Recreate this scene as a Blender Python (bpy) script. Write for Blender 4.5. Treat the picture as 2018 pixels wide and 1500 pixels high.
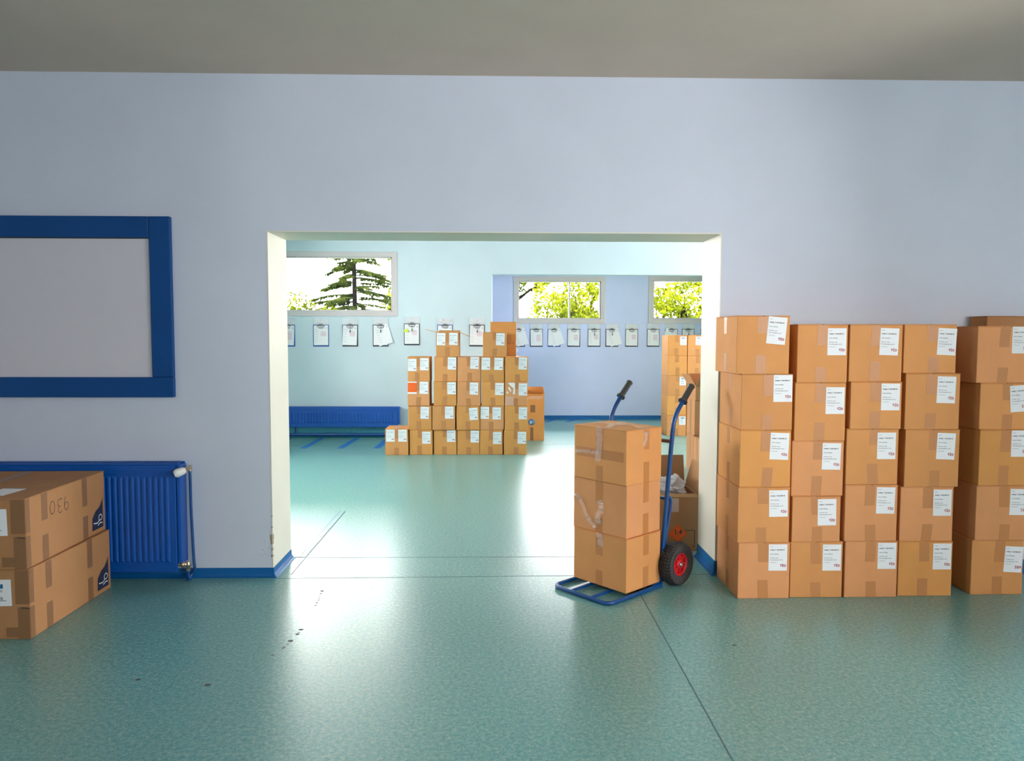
import bpy, bmesh, math, random
from mathutils import Vector, Matrix, noise
R = math.radians
S = bpy.context.scene
COL = S.collection
for o in list(bpy.data.objects):
    bpy.data.objects.remove(o)
random.seed(7)

# ------------------------------------------------------------------ camera
F, PITCH, YAW, ROLL = 1450.0, .0598, .0219, .0022
CAM = Vector((0, 0, 1.475))
_cy, _sy, _cp, _sp = math.cos(YAW), math.sin(YAW), math.cos(PITCH), math.sin(PITCH)
FWD = Vector((_sy * _cp, _cy * _cp, -_sp)); _r = Vector((_cy, -_sy, 0)); _u = _r.cross(FWD)
RGT = math.cos(ROLL) * _r + math.sin(ROLL) * _u
UP = -math.sin(ROLL) * _r + math.cos(ROLL) * _u
cd = bpy.data.cameras.new('camera'); cam = bpy.data.objects.new('camera', cd); COL.objects.link(cam)
cd.sensor_fit = 'HORIZONTAL'; cd.sensor_width = 36; cd.lens = F * 36 / 2018; cd.clip_start = .05
m = Matrix((RGT, UP, -FWD)).transposed().to_4x4(); m.translation = CAM
cam.matrix_world = m
S.camera = cam

# ------------------------------------------------------------------ light and exposure
S.view_settings.view_transform = 'Standard'; S.view_settings.look = 'None'
S.view_settings.gamma = 1; S.view_settings.use_curve_mapping = False
S.view_settings.exposure = 0.25
S.cycles.use_denoising = True
S.cycles.max_bounces = 10; S.cycles.diffuse_bounces = 6; S.cycles.glossy_bounces = 4; S.cycles.transparent_max_bounces = 24
S.cycles.caustics_refractive = False; S.cycles.caustics_reflective = False
S.cycles.sample_clamp_indirect = 8
W = bpy.data.worlds.new('sky'); S.world = W; W.use_nodes = True
bg = W.node_tree.nodes['Background']; bg.inputs[0].default_value = (1, .965, .96, 1); bg.inputs[1].default_value = 56.0

def light(name, kind, loc, rot, energy, color=(1, 1, 1), sx=1, sy=1, portal=False):
    l = bpy.data.lights.new(name, kind); l.energy = energy; l.color = color
    if kind == 'AREA':
        l.shape = 'RECTANGLE'; l.size = sx; l.size_y = sy
        if portal: l.cycles.is_portal = True
    o = bpy.data.objects.new(name, l); COL.objects.link(o); o.location = loc; o.rotation_euler = rot
    return o
sun = light('sun', 'SUN', (0, -20, 30), (R(42), 0, R(-14)), 3.0, (1, .95, .82)); sun.data.angle = R(1)
# portals: every opening to the sky guides the sampling of the daylight
PORTALS = []
sideW = (.4, 1.15, 2.0, 2.5); rearW = (2.7, 4.4, 1.2, 2.0); rightW = (.0, 1.5, 1.2, 2.15); westW = (6.0, 8.2, 1.6, 2.5); eastW = (7.6, 10.2, 1.6, 2.5)
NX0, NX1, NY0, FX0, FX1 = -4.6, 4.9, -3.0, -5.0, 6.0
def portal(cx, cy, cz, rot, sx, sy):
    light('daylight_portal', 'AREA', (cx, cy, cz), rot, 1, sx=sx, sy=sy, portal=True)
portal(NX0 - .06, (sideW[0] + sideW[1]) / 2, (sideW[2] + sideW[3]) / 2, (0, R(-90), 0), sideW[3] - sideW[2], sideW[1] - sideW[0])
portal((rearW[0] + rearW[1]) / 2, NY0 - .06, (rearW[2] + rearW[3]) / 2, (R(90), 0, 0), rearW[1] - rearW[0], rearW[3] - rearW[2])
portal(NX1 + .06, (rightW[0] + rightW[1]) / 2, (rightW[2] + rightW[3]) / 2, (0, R(90), 0), rightW[3] - rightW[2], rightW[1] - rightW[0])
portal(FX0 - .06, (westW[0] + westW[1]) / 2, (westW[2] + westW[3]) / 2, (0, R(-90), 0), westW[3] - westW[2], westW[1] - westW[0])
portal(FX1 + .06, (eastW[0] + eastW[1]) / 2, (eastW[2] + eastW[3]) / 2, (0, R(90), 0), eastW[3] - eastW[2], eastW[1] - eastW[0])

# ------------------------------------------------------------------ pixel frame of the photograph -> points in the room
def ray(u, v):
    return FWD + RGT * ((u - 1009) / F) - UP * ((v - 750) / F)
def at_y(u, v, Y):
    d = ray(u, v); return CAM + d * (Y / d.y)
def at_z(u, v, z=0.):
    d = ray(u, v); return CAM + d * ((z - CAM.z) / d.z)

# ------------------------------------------------------------------ materials
def lin(c):
    return tuple((x / 255 / 12.92) if x / 255 <= .04045 else ((x / 255 + .055) / 1.055) ** 2.4 for x in c) + (1,)
def mat(name, col, rough=.5, metal=0., spec=.5, nscale=0, namt=0., bump=0., bscale=200., obj_random=0., coat=0.):
    M = bpy.data.materials.new(name); M.use_nodes = True
    nt = M.node_tree; N = nt.nodes; L = nt.links; P = N['Principled BSDF']
    c = lin(col) if max(col) > 1 else tuple(col) + (1,)
    P.inputs['Base Color'].default_value = c; P.inputs['Roughness'].default_value = rough
    P.inputs['Metallic'].default_value = metal; P.inputs['Specular IOR Level'].default_value = spec
    P.inputs['Coat Weight'].default_value = coat
    tc = N.new('ShaderNodeTexCoord')
    src = None
    if namt:
        n = N.new('ShaderNodeTexNoise'); n.inputs['Scale'].default_value = nscale; n.inputs['Detail'].default_value = 4
        L.new(tc.outputs['Object'], n.inputs['Vector'])
        mr = N.new('ShaderNodeMapRange'); mr.inputs[1].default_value = .25; mr.inputs[2].default_value = .75
        mr.inputs[3].default_value = 1 - namt; mr.inputs[4].default_value = 1 + namt
        L.new(n.outputs['Fac'], mr.inputs[0])
        src = mr.outputs[0]
    if obj_random:
        oi = N.new('ShaderNodeObjectInfo'); m2 = N.new('ShaderNodeMapRange')
        m2.inputs[3].default_value = 1 - obj_random; m2.inputs[4].default_value = 1 + obj_random
        L.new(oi.outputs['Random'], m2.inputs[0])
        if src:
            mu = N.new('ShaderNodeMath'); mu.operation = 'MULTIPLY'; L.new(src, mu.inputs[0]); L.new(m2.outputs[0], mu.inputs[1]); src = mu.outputs[0]
        else: src = m2.outputs[0]
    if src:
        mx = N.new('ShaderNodeVectorMath'); mx.operation = 'SCALE'; mx.inputs[0].default_value = c[:3]
        L.new(src, mx.inputs['Scale']); L.new(mx.outputs[0], P.inputs['Base Color'])
    if bump:
        n = N.new('ShaderNodeTexNoise'); n.inputs['Scale'].default_value = bscale; n.inputs['Detail'].default_value = 3
        L.new(tc.outputs['Object'], n.inputs['Vector'])
        b = N.new('ShaderNodeBump'); b.inputs['Strength'].default_value = bump; b.inputs['Distance'].default_value = .002
        L.new(n.outputs['Fac'], b.inputs['Height']); L.new(b.outputs[0], P.inputs['Normal'])
    return M

M = {}
M['wall'] = mat('painted_wall', (.59, .645, .75), .75, spec=.25, nscale=2.5, namt=.03, bump=.25, bscale=260)
M['hall_wall'] = mat('cyan_wall', (.58, .70, .75), .75, spec=.25, nscale=2.5, namt=.03, bump=.15, bscale=260)
M['recess_wall'] = mat('blue_wall', (.58, .65, .88), .75, spec=.25, nscale=2.5, namt=.03, bump=.15, bscale=260)
M['white_wall'] = mat('white_wall', (.78, .78, .76), .8)
M['ceiling'] = mat('ceiling_paint', (.62, .51, .425), .85, spec=.2, nscale=3, namt=.03)
M['cream'] = mat('cream_paint', (.76, .73, .63), .5, nscale=3, namt=.03)
M['skirting'] = mat('blue_vinyl', (.003, .115, .35), .35, nscale=6, namt=.08)
M['teal_vinyl'] = mat('teal_upstand', (.05, .33, .42), .4, nscale=60, namt=.25)
M['blue'] = mat('blue_enamel', (.002, .085, .40), .34, nscale=5, namt=.05)
M['blue_frame'] = mat('blue_lacquer', (.002, .062, .24), .5, spec=.3, nscale=3, namt=.08)
M['truck_blue'] = mat('blue_powder_coat', (.001, .060, .235), .32, coat=.2)
M['board'] = mat('grey_white_panel', (.62, .61, .67), .6, spec=.2)
M['window_frame'] = mat('white_plastic', (.60, .56, .56), .4)
M['paper'] = mat('white_paper', (.82, .84, .86), .8, spec=.2)
M['tag_paper'] = mat('tag_paper', (.74, .77, .80), .5, spec=.4)
M['ink'] = mat('black_ink', (.035, .035, .04), .7)
M['grey_ink'] = mat('grey_ink', (.25, .26, .30), .7)
M['red_ink'] = mat('red_marker', (.38, .004, .03), .6)
M['pink_ink'] = mat('pink_pencil', (.62, .22, .33), .7)
M['blue_ink'] = mat('blue_print', (.02, .14, .32), .6)
M['green_ink'] = mat('green_print', (.03, .42, .26), .6)
M['navy_ink'] = mat('navy_print', (.02, .025, .06), .6)
M['orange'] = mat('orange_sticker', (.85, .13, .012), .4)
M['sticky'] = mat('lime_sticky_note', (.62, .78, .02), .6)
M['black_board'] = mat('black_clipboard', (.03, .035, .045), .4)
M['blue_board'] = mat('blue_clipboard', (.012, .07, .38), .35)
M['steel'] = mat('steel', (.55, .55, .55), .3, 1.0)
M['dark_steel'] = mat('dark_steel', (.22, .22, .24), .35, 1.0)
M['brass'] = mat('brass_valve', (.55, .48, .36), .35, .9)
M['valve_white'] = mat('white_thermostat', (.82, .82, .80), .35)
M['rubber'] = mat('black_rubber', (.035, .033, .035), .7, nscale=40, namt=.2)
M['grip'] = mat('grip_rubber', (.06, .063, .065), .55)
M['red'] = mat('red_rim', (.55, .012, .02), .35)
M['reflector'] = mat('rusty_bar', (.16, .07, .06), .5)
M['dirt'] = mat('dirt', (.12, .12, .12), .8)
M['chip'] = mat('plaster_chip', (.30, .24, .17), .9)
M['bark'] = mat('bark', (.0022, .0017, .0015), 1.0, spec=0, nscale=20, namt=.3)
M['grass'] = mat('grass_ground', (.12, .22, .05), .95, nscale=3, namt=.3)
M['seam'] = mat('floor_weld', (.07, .15, .18), .5)
M['strip_blue'] = mat('blue_floor_strip', (.015, .16, .50), .35)

def cardboard(name, col):
    Mt = mat(name, col, .78, spec=.22, nscale=7, namt=.05, obj_random=.06)
    nt = Mt.node_tree; N = nt.nodes; L = nt.links; P = N['Principled BSDF']
    tc = N.new('ShaderNodeTexCoord')
    w = N.new('ShaderNodeTexWave'); w.wave_type = 'BANDS'; w.bands_direction = 'X'; w.inputs['Scale'].default_value = 42; w.inputs['Distortion'].default_value = .6
    n = N.new('ShaderNodeTexNoise'); n.inputs['Scale'].default_value = 420; n.inputs['Detail'].default_value = 2
    L.new(tc.outputs['Object'], w.inputs['Vector']); L.new(tc.outputs['Object'], n.inputs['Vector'])
    a = N.new('ShaderNodeMath'); a.operation = 'MULTIPLY_ADD'; a.inputs[1].default_value = .35
    L.new(w.outputs['Fac'], a.inputs[0]); L.new(n.outputs['Fac'], a.inputs[2])
    b = N.new('ShaderNodeBump'); b.inputs['Strength'].default_value = .12; b.inputs['Distance'].default_value = .001
    L.new(a.outputs[0], b.inputs['Height']); L.new(b.outputs[0], P.inputs['Normal'])
    return Mt
M['card'] = cardboard('cardboard', (.64, .295, .105))
M['card_warm'] = cardboard('cardboard_warm', (.66, .305, .13))
M['card_gold'] = cardboard('cardboard_gold', (.655, .305, .093))
M['card_brown'] = cardboard('cardboard_brown', (.42, .21, .092))
M['card_inner'] = cardboard('cardboard_inner', (.52, .29, .12))
CARDS = ['card', 'card_warm', 'card_gold', 'card']

def tape_mat(name, col, rough, alpha):
    Mt = mat(name, col, rough, spec=.4, bump=.3, bscale=35)
    nt = Mt.node_tree; P = nt.nodes['Principled BSDF']; out = nt.nodes['Material Output']
    t = nt.nodes.new('ShaderNodeBsdfTransparent'); mx = nt.nodes.new('ShaderNodeMixShader'); mx.inputs[0].default_value = alpha
    nt.links.new(t.outputs[0], mx.inputs[1]); nt.links.new(P.outputs[0], mx.inputs[2]); nt.links.new(mx.outputs[0], out.inputs[0])
    return Mt
M['tape'] = mat('packing_tape', (.50, .212, .07), .38, spec=.45, bump=.25, bscale=40)
M['tape_dark'] = mat('brown_packing_tape', (.27, .135, .06), .4, spec=.45, bump=.2, bscale=40)
M['tape_clear'] = tape_mat('clear_tape', (.97, .93, .90), .14, .24)
M['sleeve'] = tape_mat('plastic_sleeve', (.85, .88, .90), .1, .28)
M['bag'] = tape_mat('plastic_film', (.93, .90, .91), .15, .7)

# glass pane: clear, with a Fresnel reflection
Mg = bpy.data.materials.new('window_glass'); Mg.use_nodes = True
nt = Mg.node_tree; nt.nodes.clear()
o_ = nt.nodes.new('ShaderNodeOutputMaterial'); t_ = nt.nodes.new('ShaderNodeBsdfTransparent'); g_ = nt.nodes.new('ShaderNodeBsdfGlossy')
g_.inputs['Roughness'].default_value = .02; fr = nt.nodes.new('ShaderNodeFresnel'); fr.inputs[0].default_value = 1.3; mx = nt.nodes.new('ShaderNodeMixShader')
nt.links.new(fr.outputs[0], mx.inputs[0]); nt.links.new(t_.outputs[0], mx.inputs[1]); nt.links.new(g_.outputs[0], mx.inputs[2]); nt.links.new(mx.outputs[0], o_.inputs[0])
M['glass'] = Mg

def leaf_mat(name, c1, c2):
    Mt = bpy.data.materials.new(name); Mt.use_nodes = True
    nt = Mt.node_tree; N = nt.nodes; L = nt.links; N.clear()
    out = N.new('ShaderNodeOutputMaterial'); d = N.new('ShaderNodeBsdfDiffuse'); t = N.new('ShaderNodeBsdfTranslucent'); mx = N.new('ShaderNodeMixShader'); mx.inputs[0].default_value = .45
    tc = N.new('ShaderNodeTexCoord'); n = N.new('ShaderNodeTexNoise'); n.inputs['Scale'].default_value = 3.5; n.inputs['Detail'].default_value = 3
    r = N.new('ShaderNodeValToRGB'); r.color_ramp.elements[0].color = c1 + (1,); r.color_ramp.elements[1].color = c2 + (1,)
    r.color_ramp.elements[0].position = .35; r.color_ramp.elements[1].position = .65
    L.new(tc.outputs['Object'], n.inputs['Vector']); L.new(n.outputs['Fac'], r.inputs[0])
    L.new(r.outputs[0], d.inputs[0]); L.new(r.outputs[0], t.inputs[0]); L.new(d.outputs[0], mx.inputs[1]); L.new(t.outputs[0], mx.inputs[2]); L.new(mx.outputs[0], out.inputs[0])
    return Mt
M['leaf'] = leaf_mat('bright_leaves', (.014, .020, .001), (.085, .094, .003))
M['leaf_dark'] = leaf_mat('dark_leaves', (.007, .012, .002), (.025, .030, .004))  # darker green leaves of the tree in the window corner
M['needle'] = leaf_mat('spruce_needles', (.004, .007, .0015), (.018, .024, .004))

# speckled teal vinyl floor
def floor_mat():
    Mt = bpy.data.materials.new('speckled_teal_vinyl'); Mt.use_nodes = True
    nt = Mt.node_tree; N = nt.nodes; L = nt.links; P = N['Principled BSDF']
    tc = N.new('ShaderNodeTexCoord')
    n1 = N.new('ShaderNodeTexNoise'); n1.inputs['Scale'].default_value = 55; n1.inputs['Detail'].default_value = 5; n1.inputs['Roughness'].default_value = .7
    n2 = N.new('ShaderNodeTexNoise'); n2.inputs['Scale'].default_value = 160; n2.inputs['Detail'].default_value = 2
    n3 = N.new('ShaderNodeTexNoise'); n3.inputs['Scale'].default_value = 1.1; n3.inputs['Detail'].default_value = 3
    for n in (n1, n2, n3): L.new(tc.outputs['Object'], n.inputs['Vector'])
    r = N.new('ShaderNodeValToRGB'); e = r.color_ramp.elements
    e[0].position = .30; e[0].color = (.046, .23, .25, 1); e[1].position = .72; e[1].color = (.36, .50, .42, 1)
    x = r.color_ramp.elements.new(.5); x.color = (.135, .355, .34, 1)
    L.new(n1.outputs['Fac'], r.inputs[0])
    r2 = N.new('ShaderNodeValToRGB'); r2.color_ramp.elements[0].position = .33; r2.color_ramp.elements[1].position = .42
    L.new(n2.outputs['Fac'], r2.inputs[0])
    m1 = N.new('ShaderNodeMix'); m1.data_type = 'RGBA'; m1.inputs['A'].default_value = (.05, .13, .15, 1)
    L.new(r2.outputs[0], m1.inputs['Factor']); L.new(r.outputs[0], m1.inputs['B'])
    L.new(m1.outputs['Result'], P.inputs['Base Color'])
    P.inputs['Roughness'].default_value = .31
    P.inputs['Specular IOR Level'].default_value = 1.0
    b = N.new('ShaderNodeBump'); b.inputs['Strength'].default_value = .04; b.inputs['Distance'].default_value = .001
    L.new(n2.outputs['Fac'], b.inputs['Height']); L.new(b.outputs[0], P.inputs['Normal'])
    return Mt
M['floor'] = floor_mat()

# ------------------------------------------------------------------ mesh helpers
class MB:
    def __init__(s): s.v = []; s.f = []; s.smooth = []
    def add(s, vs, fs, sm=False):
        b = len(s.v); s.v += [tuple(p) for p in vs]
        for f in fs: s.f.append(tuple(b + i for i in f)); s.smooth.append(sm)
    def box(s, x0, x1, y0, y1, z0, z1, Mx=None):
        vs = [Vector((x, y, z)) for z in (z0, z1) for y in (y0, y1) for x in (x0, x1)]
        if Mx is not None: vs = [Mx @ p for p in vs]
        s.add(vs, [(0, 2, 3, 1), (4, 5, 7, 6), (0, 1, 5, 4), (2, 6, 7, 3), (0, 4, 6, 2), (1, 3, 7, 5)])
    def bbox(s, x0, x1, y0, y1, z0, z1, bev=.003, seg=2, Mx=None):
        bm = bmesh.new(); bmesh.ops.create_cube(bm, size=1)
        for v in bm.verts:
            v.co = Vector(((x0 + x1) / 2 + v.co.x * (x1 - x0), (y0 + y1) / 2 + v.co.y * (y1 - y0), (z0 + z1) / 2 + v.co.z * (z1 - z0)))
        bmesh.ops.bevel(bm, geom=list(bm.edges), offset=bev, segments=seg, affect='EDGES', profile=.5)
        s.bm(bm, Mx)
    def bm(s, bm, Mx=None, sm=False):
        bm.verts.index_update()
        s.add([(Mx @ v.co) if Mx is not None else v.co.copy() for v in bm.verts], [[v.index for v in f.verts] for f in bm.faces], sm)
        bm.free()
    def quad(s, a, b, c, d): s.add([a, b, c, d], [(0, 1, 2, 3)])
    def tube(s, pts, r, n=12, cap=True):
        pts = [Vector(p) for p in pts]; rs = r if isinstance(r, (list, tuple)) else [r] * len(pts)
        rings = []; prev = None
        for i, p in enumerate(pts):
            t = (pts[min(i + 1, len(pts) - 1)] - pts[max(i - 1, 0)]).normalized()
            if prev is None:
                a = t.orthogonal().normalized()
            else:
                a = (prev - t * prev.dot(t)).normalized()
            prev = a; b = t.cross(a)
            rings.append([p + (a * math.cos(2 * math.pi * k / n) + b * math.sin(2 * math.pi * k / n)) * rs[i] for k in range(n)])
        vs = [q for rr in rings for q in rr]; fs = []
        for i in range(len(pts) - 1):
            for k in range(n):
                fs.append((i * n + k, i * n + (k + 1) % n, (i + 1) * n + (k + 1) % n, (i + 1) * n + k))
        s.add(vs, fs, True)
        if cap:
            s.add(rings[0][::-1], [tuple(range(n))]); s.add(rings[-1], [tuple(range(n))])
    def lathe(s, prof, Mx, n=32, rfun=None, closed=True):
        # profile of (axial, radius); axis is local z
        k = len(prof); vs = []
        for j in range(n):
            th = 2 * math.pi * j / n
            for (a, r) in prof:
                rr = r + (rfun(th, a, r) if rfun else 0)
                vs.append(Mx @ Vector((rr * math.cos(th), rr * math.sin(th), a)))
        fs = []
        for j in range(n):
            jn = (j + 1) % n
            for i in range(k if closed else k - 1):
                i2 = (i + 1) % k
                fs.append((j * k + i, jn * k + i, jn * k + i2, j * k + i2))
        s.add(vs, fs, True)
    def ribbon(s, pts, w, side):
        pts = [Vector(p) for p in pts]; side = Vector(side) if not isinstance(side, list) else side
        vs = []
        for i, p in enumerate(pts):
            sd = side[i] if isinstance(side, list) else side
            vs += [p - sd * w / 2, p + sd * w / 2]
        s.add(vs, [(2 * i, 2 * i + 1, 2 * i + 3, 2 * i + 2) for i in range(len(pts) - 1)], True)
    def mesh(s, name):
        me = bpy.data.meshes.new(name); me.from_pydata(s.v, [], s.f); me.update()
        me.polygons.foreach_set('use_smooth', s.smooth)
        return me
    def build(s, name, m_, parent=None, loc=None, rot=None, fix=True):
        me = s.mesh(name)
        if fix:
            bm = bmesh.new(); bm.from_mesh(me); bmesh.ops.recalc_face_normals(bm, faces=bm.faces); bm.to_mesh(me); bm.free()
        me.materials.append(m_)
        return link(name, me, parent, loc, rot)

def link(name, me, parent=None, loc=None, rot=None):
    o = bpy.data.objects.new(name, me); COL.objects.link(o)
    if parent is not None: o.parent = parent
    if loc is not None: o.location = loc
    if rot is not None: o.rotation_euler = rot
    return o
def tag(o, label=None, cat=None, group=None, kind=None):
    if label: o['label'] = label
    if cat: o['category'] = cat
    if group: o['group'] = group
    if kind: o['kind'] = kind
    return o
def thing(name, label, cat, loc=(0, 0, 0), rz=0., group=None):
    o = bpy.data.objects.new(name, None); COL.objects.link(o); o.location = loc; o.rotation_euler = (0, 0, rz); o.empty_display_size = .1
    return tag(o, label, cat, group)
def struct(name, mb, m_, parent=None):
    o = mb.build(name, m_, parent)
    if parent is None: o['kind'] = 'structure'
    return o

_texts = {}
def text_bm(txt, size, align='LEFT', bold=0.):
    """flat letters in the XZ plane facing -Y"""
    cu = bpy.data.curves.new('txt', 'FONT'); cu.body = txt; cu.size = size; cu.align_x = align; cu.offset = bold; cu.resolution_u = 2
    ob = bpy.data.objects.new('txt', cu); COL.objects.link(ob)
    dg = bpy.context.evaluated_depsgraph_get(); me = bpy.data.meshes.new_from_object(ob.evaluated_get(dg))
    vs = [Vector((v.co.x, 0, v.co.y)) for v in me.vertices]; fs = [tuple(p.vertices) for p in me.polygons]
    bpy.data.objects.remove(ob); bpy.data.curves.remove(cu); bpy.data.meshes.remove(me)
    return vs, fs
def add_text(mb, txt, x, z, size, align='LEFT', bold=0., y=0., rot=0., sx=1.):
    vs, fs = text_bm(txt, size, align, bold); c, s_ = math.cos(rot), math.sin(rot)
    mb.add([Vector((x + (p.x * sx) * c - p.z * s_, y, z + (p.x * sx) * s_ + p.z * c)) for p in vs], fs)
def stroke(mb, pts, w, ox=0., oz=0., sc=1., rot=0., y=0.):
    c, s_ = math.cos(rot), math.sin(rot)
    P = [Vector((ox + (px * c - pz * s_) * sc, y, oz + (px * s_ + pz * c) * sc)) for px, pz in pts]
    vs = []
    for i, p in enumerate(P):
        t = (P[min(i + 1, len(P) - 1)] - P[max(i - 1, 0)]).normalized(); n_ = Vector((-t.z, 0, t.x))
        vs += [p - n_ * w / 2, p + n_ * w / 2]
    mb.add(vs, [(2 * i, 2 * i + 1, 2 * i + 3, 2 * i + 2) for i in range(len(P) - 1)])
def arc(cx, cz, rx, rz, a0, a1, n=14):
    return [(cx + rx * math.cos(R(a0 + (a1 - a0) * i / n)), cz + rz * math.sin(R(a0 + (a1 - a0) * i / n))) for i in range(n + 1)]

# ------------------------------------------------------------------ the rooms
D = 4.472; XL, XR, ZT, H, T = -1.3704, 1.3667, 2.1024, 3.0194, .3852
D2 = D + T
Y1, Y2 = 10.70, 13.05
edge = at_y(969, 560, Y1).x; head = at_y(1100, 541, Y1).z

def wall_holes(a0, a1, b0, b1, t0, t1, holes, to3):
    """panel a x b with thickness t0..t1 and rectangular holes; to3(a,b,t) -> point"""
    mb = MB()
    A = sorted({a0, a1} | {h[0] for h in holes} | {h[1] for h in holes}); B = sorted({b0, b1} | {h[2] for h in holes} | {h[3] for h in holes})
    A = [a for a in A if a0 <= a <= a1]; B = [b for b in B if b0 <= b <= b1]
    def full(i, j):
        if i < 0 or j < 0 or i >= len(A) - 1 or j >= len(B) - 1: return False
        ca, cb = (A[i] + A[i + 1]) / 2, (B[j] + B[j + 1]) / 2
        return not any(h[0] < ca < h[1] and h[2] < cb < h[3] for h in holes)
    for i in range(len(A) - 1):
        for j in range(len(B) - 1):
            if not full(i, j): continue
            p = lambda a, b, t: to3(A[i + a], B[j + b], (t0, t1)[t])
            mb.quad(p(0, 0, 0), p(1, 0, 0), p(1, 1, 0), p(0, 1, 0)); mb.quad(p(0, 0, 1), p(0, 1, 1), p(1, 1, 1), p(1, 0, 1))
            if not full(i - 1, j): mb.quad(p(0, 0, 0), p(0, 1, 0), p(0, 1, 1), p(0, 0, 1))
            if not full(i + 1, j): mb.quad(p(1, 0, 0), p(1, 0, 1), p(1, 1, 1), p(1, 1, 0))
            if not full(i, j - 1): mb.quad(p(0, 0, 0), p(0, 0, 1), p(1, 0, 1), p(1, 0, 0))
            if not full(i, j + 1): mb.quad(p(0, 1, 0), p(1, 1, 0), p(1, 1, 1), p(0, 1, 1))
    bm = bmesh.new(); me = mb.mesh('t'); bm.from_mesh(me); bpy.data.meshes.remove(me)
    bmesh.ops.remove_doubles(bm, verts=bm.verts, dist=1e-5)
    out = MB(); out.bm(bm); return out
XZ = lambda a, b, t: Vector((a, t, b))
YZ = lambda a, b, t: Vector((t, a, b))

fl = MB(); fl.box(-5.3, 6.3, -3.3, Y2 + .3, -.12, 0); struct('floor', fl, M['floor'])
mb = MB(); mb.box(NX0 - .3, NX1 + .3, NY0 - .3, D, H, H + .2); struct('ceiling', mb, M['ceiling'])
mb = MB(); mb.box(FX0 - .3, FX1 + .3, D, Y2 + .3, H, H + .2); struct('ceiling_hall', mb, M['white_wall'])
struct('wall_dividing', wall_holes(-5.3, 6.3, 0, H, D, D2, [(XL, XR, -1, ZT)], XZ), M['wall'])
struct('wall_left', wall_holes(NY0, D, 0, H, NX0 - .2, NX0, [sideW], YZ), M['wall'])
struct('wall_right', wall_holes(NY0, D, 0, H, NX1, NX1 + .2, [rightW], YZ), M['wall'])
struct('wall_rear', wall_holes(NX0 - .2, NX1 + .2, 0, H, NY0 - .2, NY0, [rearW], XZ), M['wall'])
struct('wall_hall_west', wall_holes(D2, Y1 + .3, 0, H, FX0 - .2, FX0, [westW], YZ), M['hall_wall'])
struct('wall_hall_east', wall_holes(D2, Y2, 0, H, FX1, FX1 + .2, [eastW], YZ), M['hall_wall'])
# windows seen through the doorway (outer frame in photo pixels at their wall)
def px_rect(u0, u1, v0, v1, Y):
    a = at_y(u0, (v0 + v1) / 2, Y); b = at_y(u1, (v0 + v1) / 2, Y)
    return (a.x, b.x, at_y((u0 + u1) / 2, v1, Y).z, at_y((u0 + u1) / 2, v0, Y).z)
w1 = px_rect(505, 783, 496, 623.5, Y1); w2 = px_rect(1012, 1193, 545, 638, Y2); w3 = px_rect(1278, 1470, 544, 638, Y2)
struct('wall_hall_far', wall_holes(FX0 - .2, edge, 0, H, Y1, Y1 + .3, [w1], XZ), M['hall_wall'])
mb = MB(); mb.box(edge, FX1, Y1, Y1 + .18, head, H); struct('wall_header', mb, M['hall_wall'])
mb = MB(); mb.box(edge - .3, edge, Y1 + .3, Y2, 0, H); struct('wall_recess_side', mb, M['recess_wall'])
struct('wall_recess', wall_holes(edge - .3, FX1 + .2, 0, H, Y2, Y2 + .3, [w2, w3], XZ), M['recess_wall'])

def window(name, rect, y0, axis='y', fw=.055, mull=None, dep=.07, mw=.03):
    x0, x1, z0, z1 = rect
    tr = (lambda mb: mb) if axis == 'y' else None
    root = bpy.data.objects.new(name, None); COL.objects.link(root); root['kind'] = 'structure'
    f = MB(); f2 = lambda *a: f.bbox(*a, bev=.006)
    f2(x0, x1, y0, y0 + dep, z1 - fw, z1); f2(x0, x1, y0, y0 + dep, z0, z0 + fw)
    f2(x0, x0 + fw, y0 + .001, y0 + dep - .001, z0 + fw * .9, z1 - fw * .9); f2(x1 - fw, x1, y0 + .001, y0 + dep - .001, z0 + fw * .9, z1 - fw * .9)
    g = .018                                             # glazing bead
    f.box(x0 + fw, x1 - fw, y0 + .02, y0 + .05, z1 - fw - g, z1 - fw); f.box(x0 + fw, x1 - fw, y0 + .02, y0 + .05, z0 + fw, z0 + fw + g)
    f.box(x0 + fw, x0 + fw + g, y0 + .02, y0 + .05, z0 + fw, z1 - fw); f.box(x1 - fw - g, x1 - fw, y0 + .02, y0 + .05, z0 + fw, z1 - fw)
    for mxx in (mull or []): f2(mxx - mw, mxx + mw, y0 + .005, y0 + dep - .005, z0 + fw * .9, z1 - fw * .9)
    p = MB(); p.box(x0 + fw * .8, x1 - fw * .8, y0 + .032, y0 + .038, z0 + fw * .8, z1 - fw * .8)
    if axis != 'y':                                      # turn about z: (x,y)->(y0-based)
        for q in (f, p): q.v = [(v[1], v[0], v[2]) for v in q.v]
    f.build('window_frame', M['window_frame'], root); p.build('window_pane', M['glass'], root)
    return root
for w_, y_ in ((w1, Y1), (w2, Y2), (w3, Y2)):
    portal((w_[0] + w_[1]) / 2, y_ + .1, (w_[2] + w_[3]) / 2, (R(-90), 0, 0), w_[1] - w_[0], w_[3] - w_[2])
window('window_1', w1, Y1 - .012, fw=.075)
window('window_2', w2, Y2 - .012, fw=.085, mull=[at_y(1122, 590, Y2).x], mw=.014)
window('window_3', w3, Y2 - .012, fw=.085)
window('window_4', sideW, NX0 - .12, 'x')
window('window_5', rearW, NY0 - .12, mull=[3.55])
window('window_8', rightW, NX1 + .05, 'x')
window('window_6', westW, FX0 - .12, 'x', mull=[7.1])
window('window_7', eastW, FX1 + .05, 'x', mull=[8.9])

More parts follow.
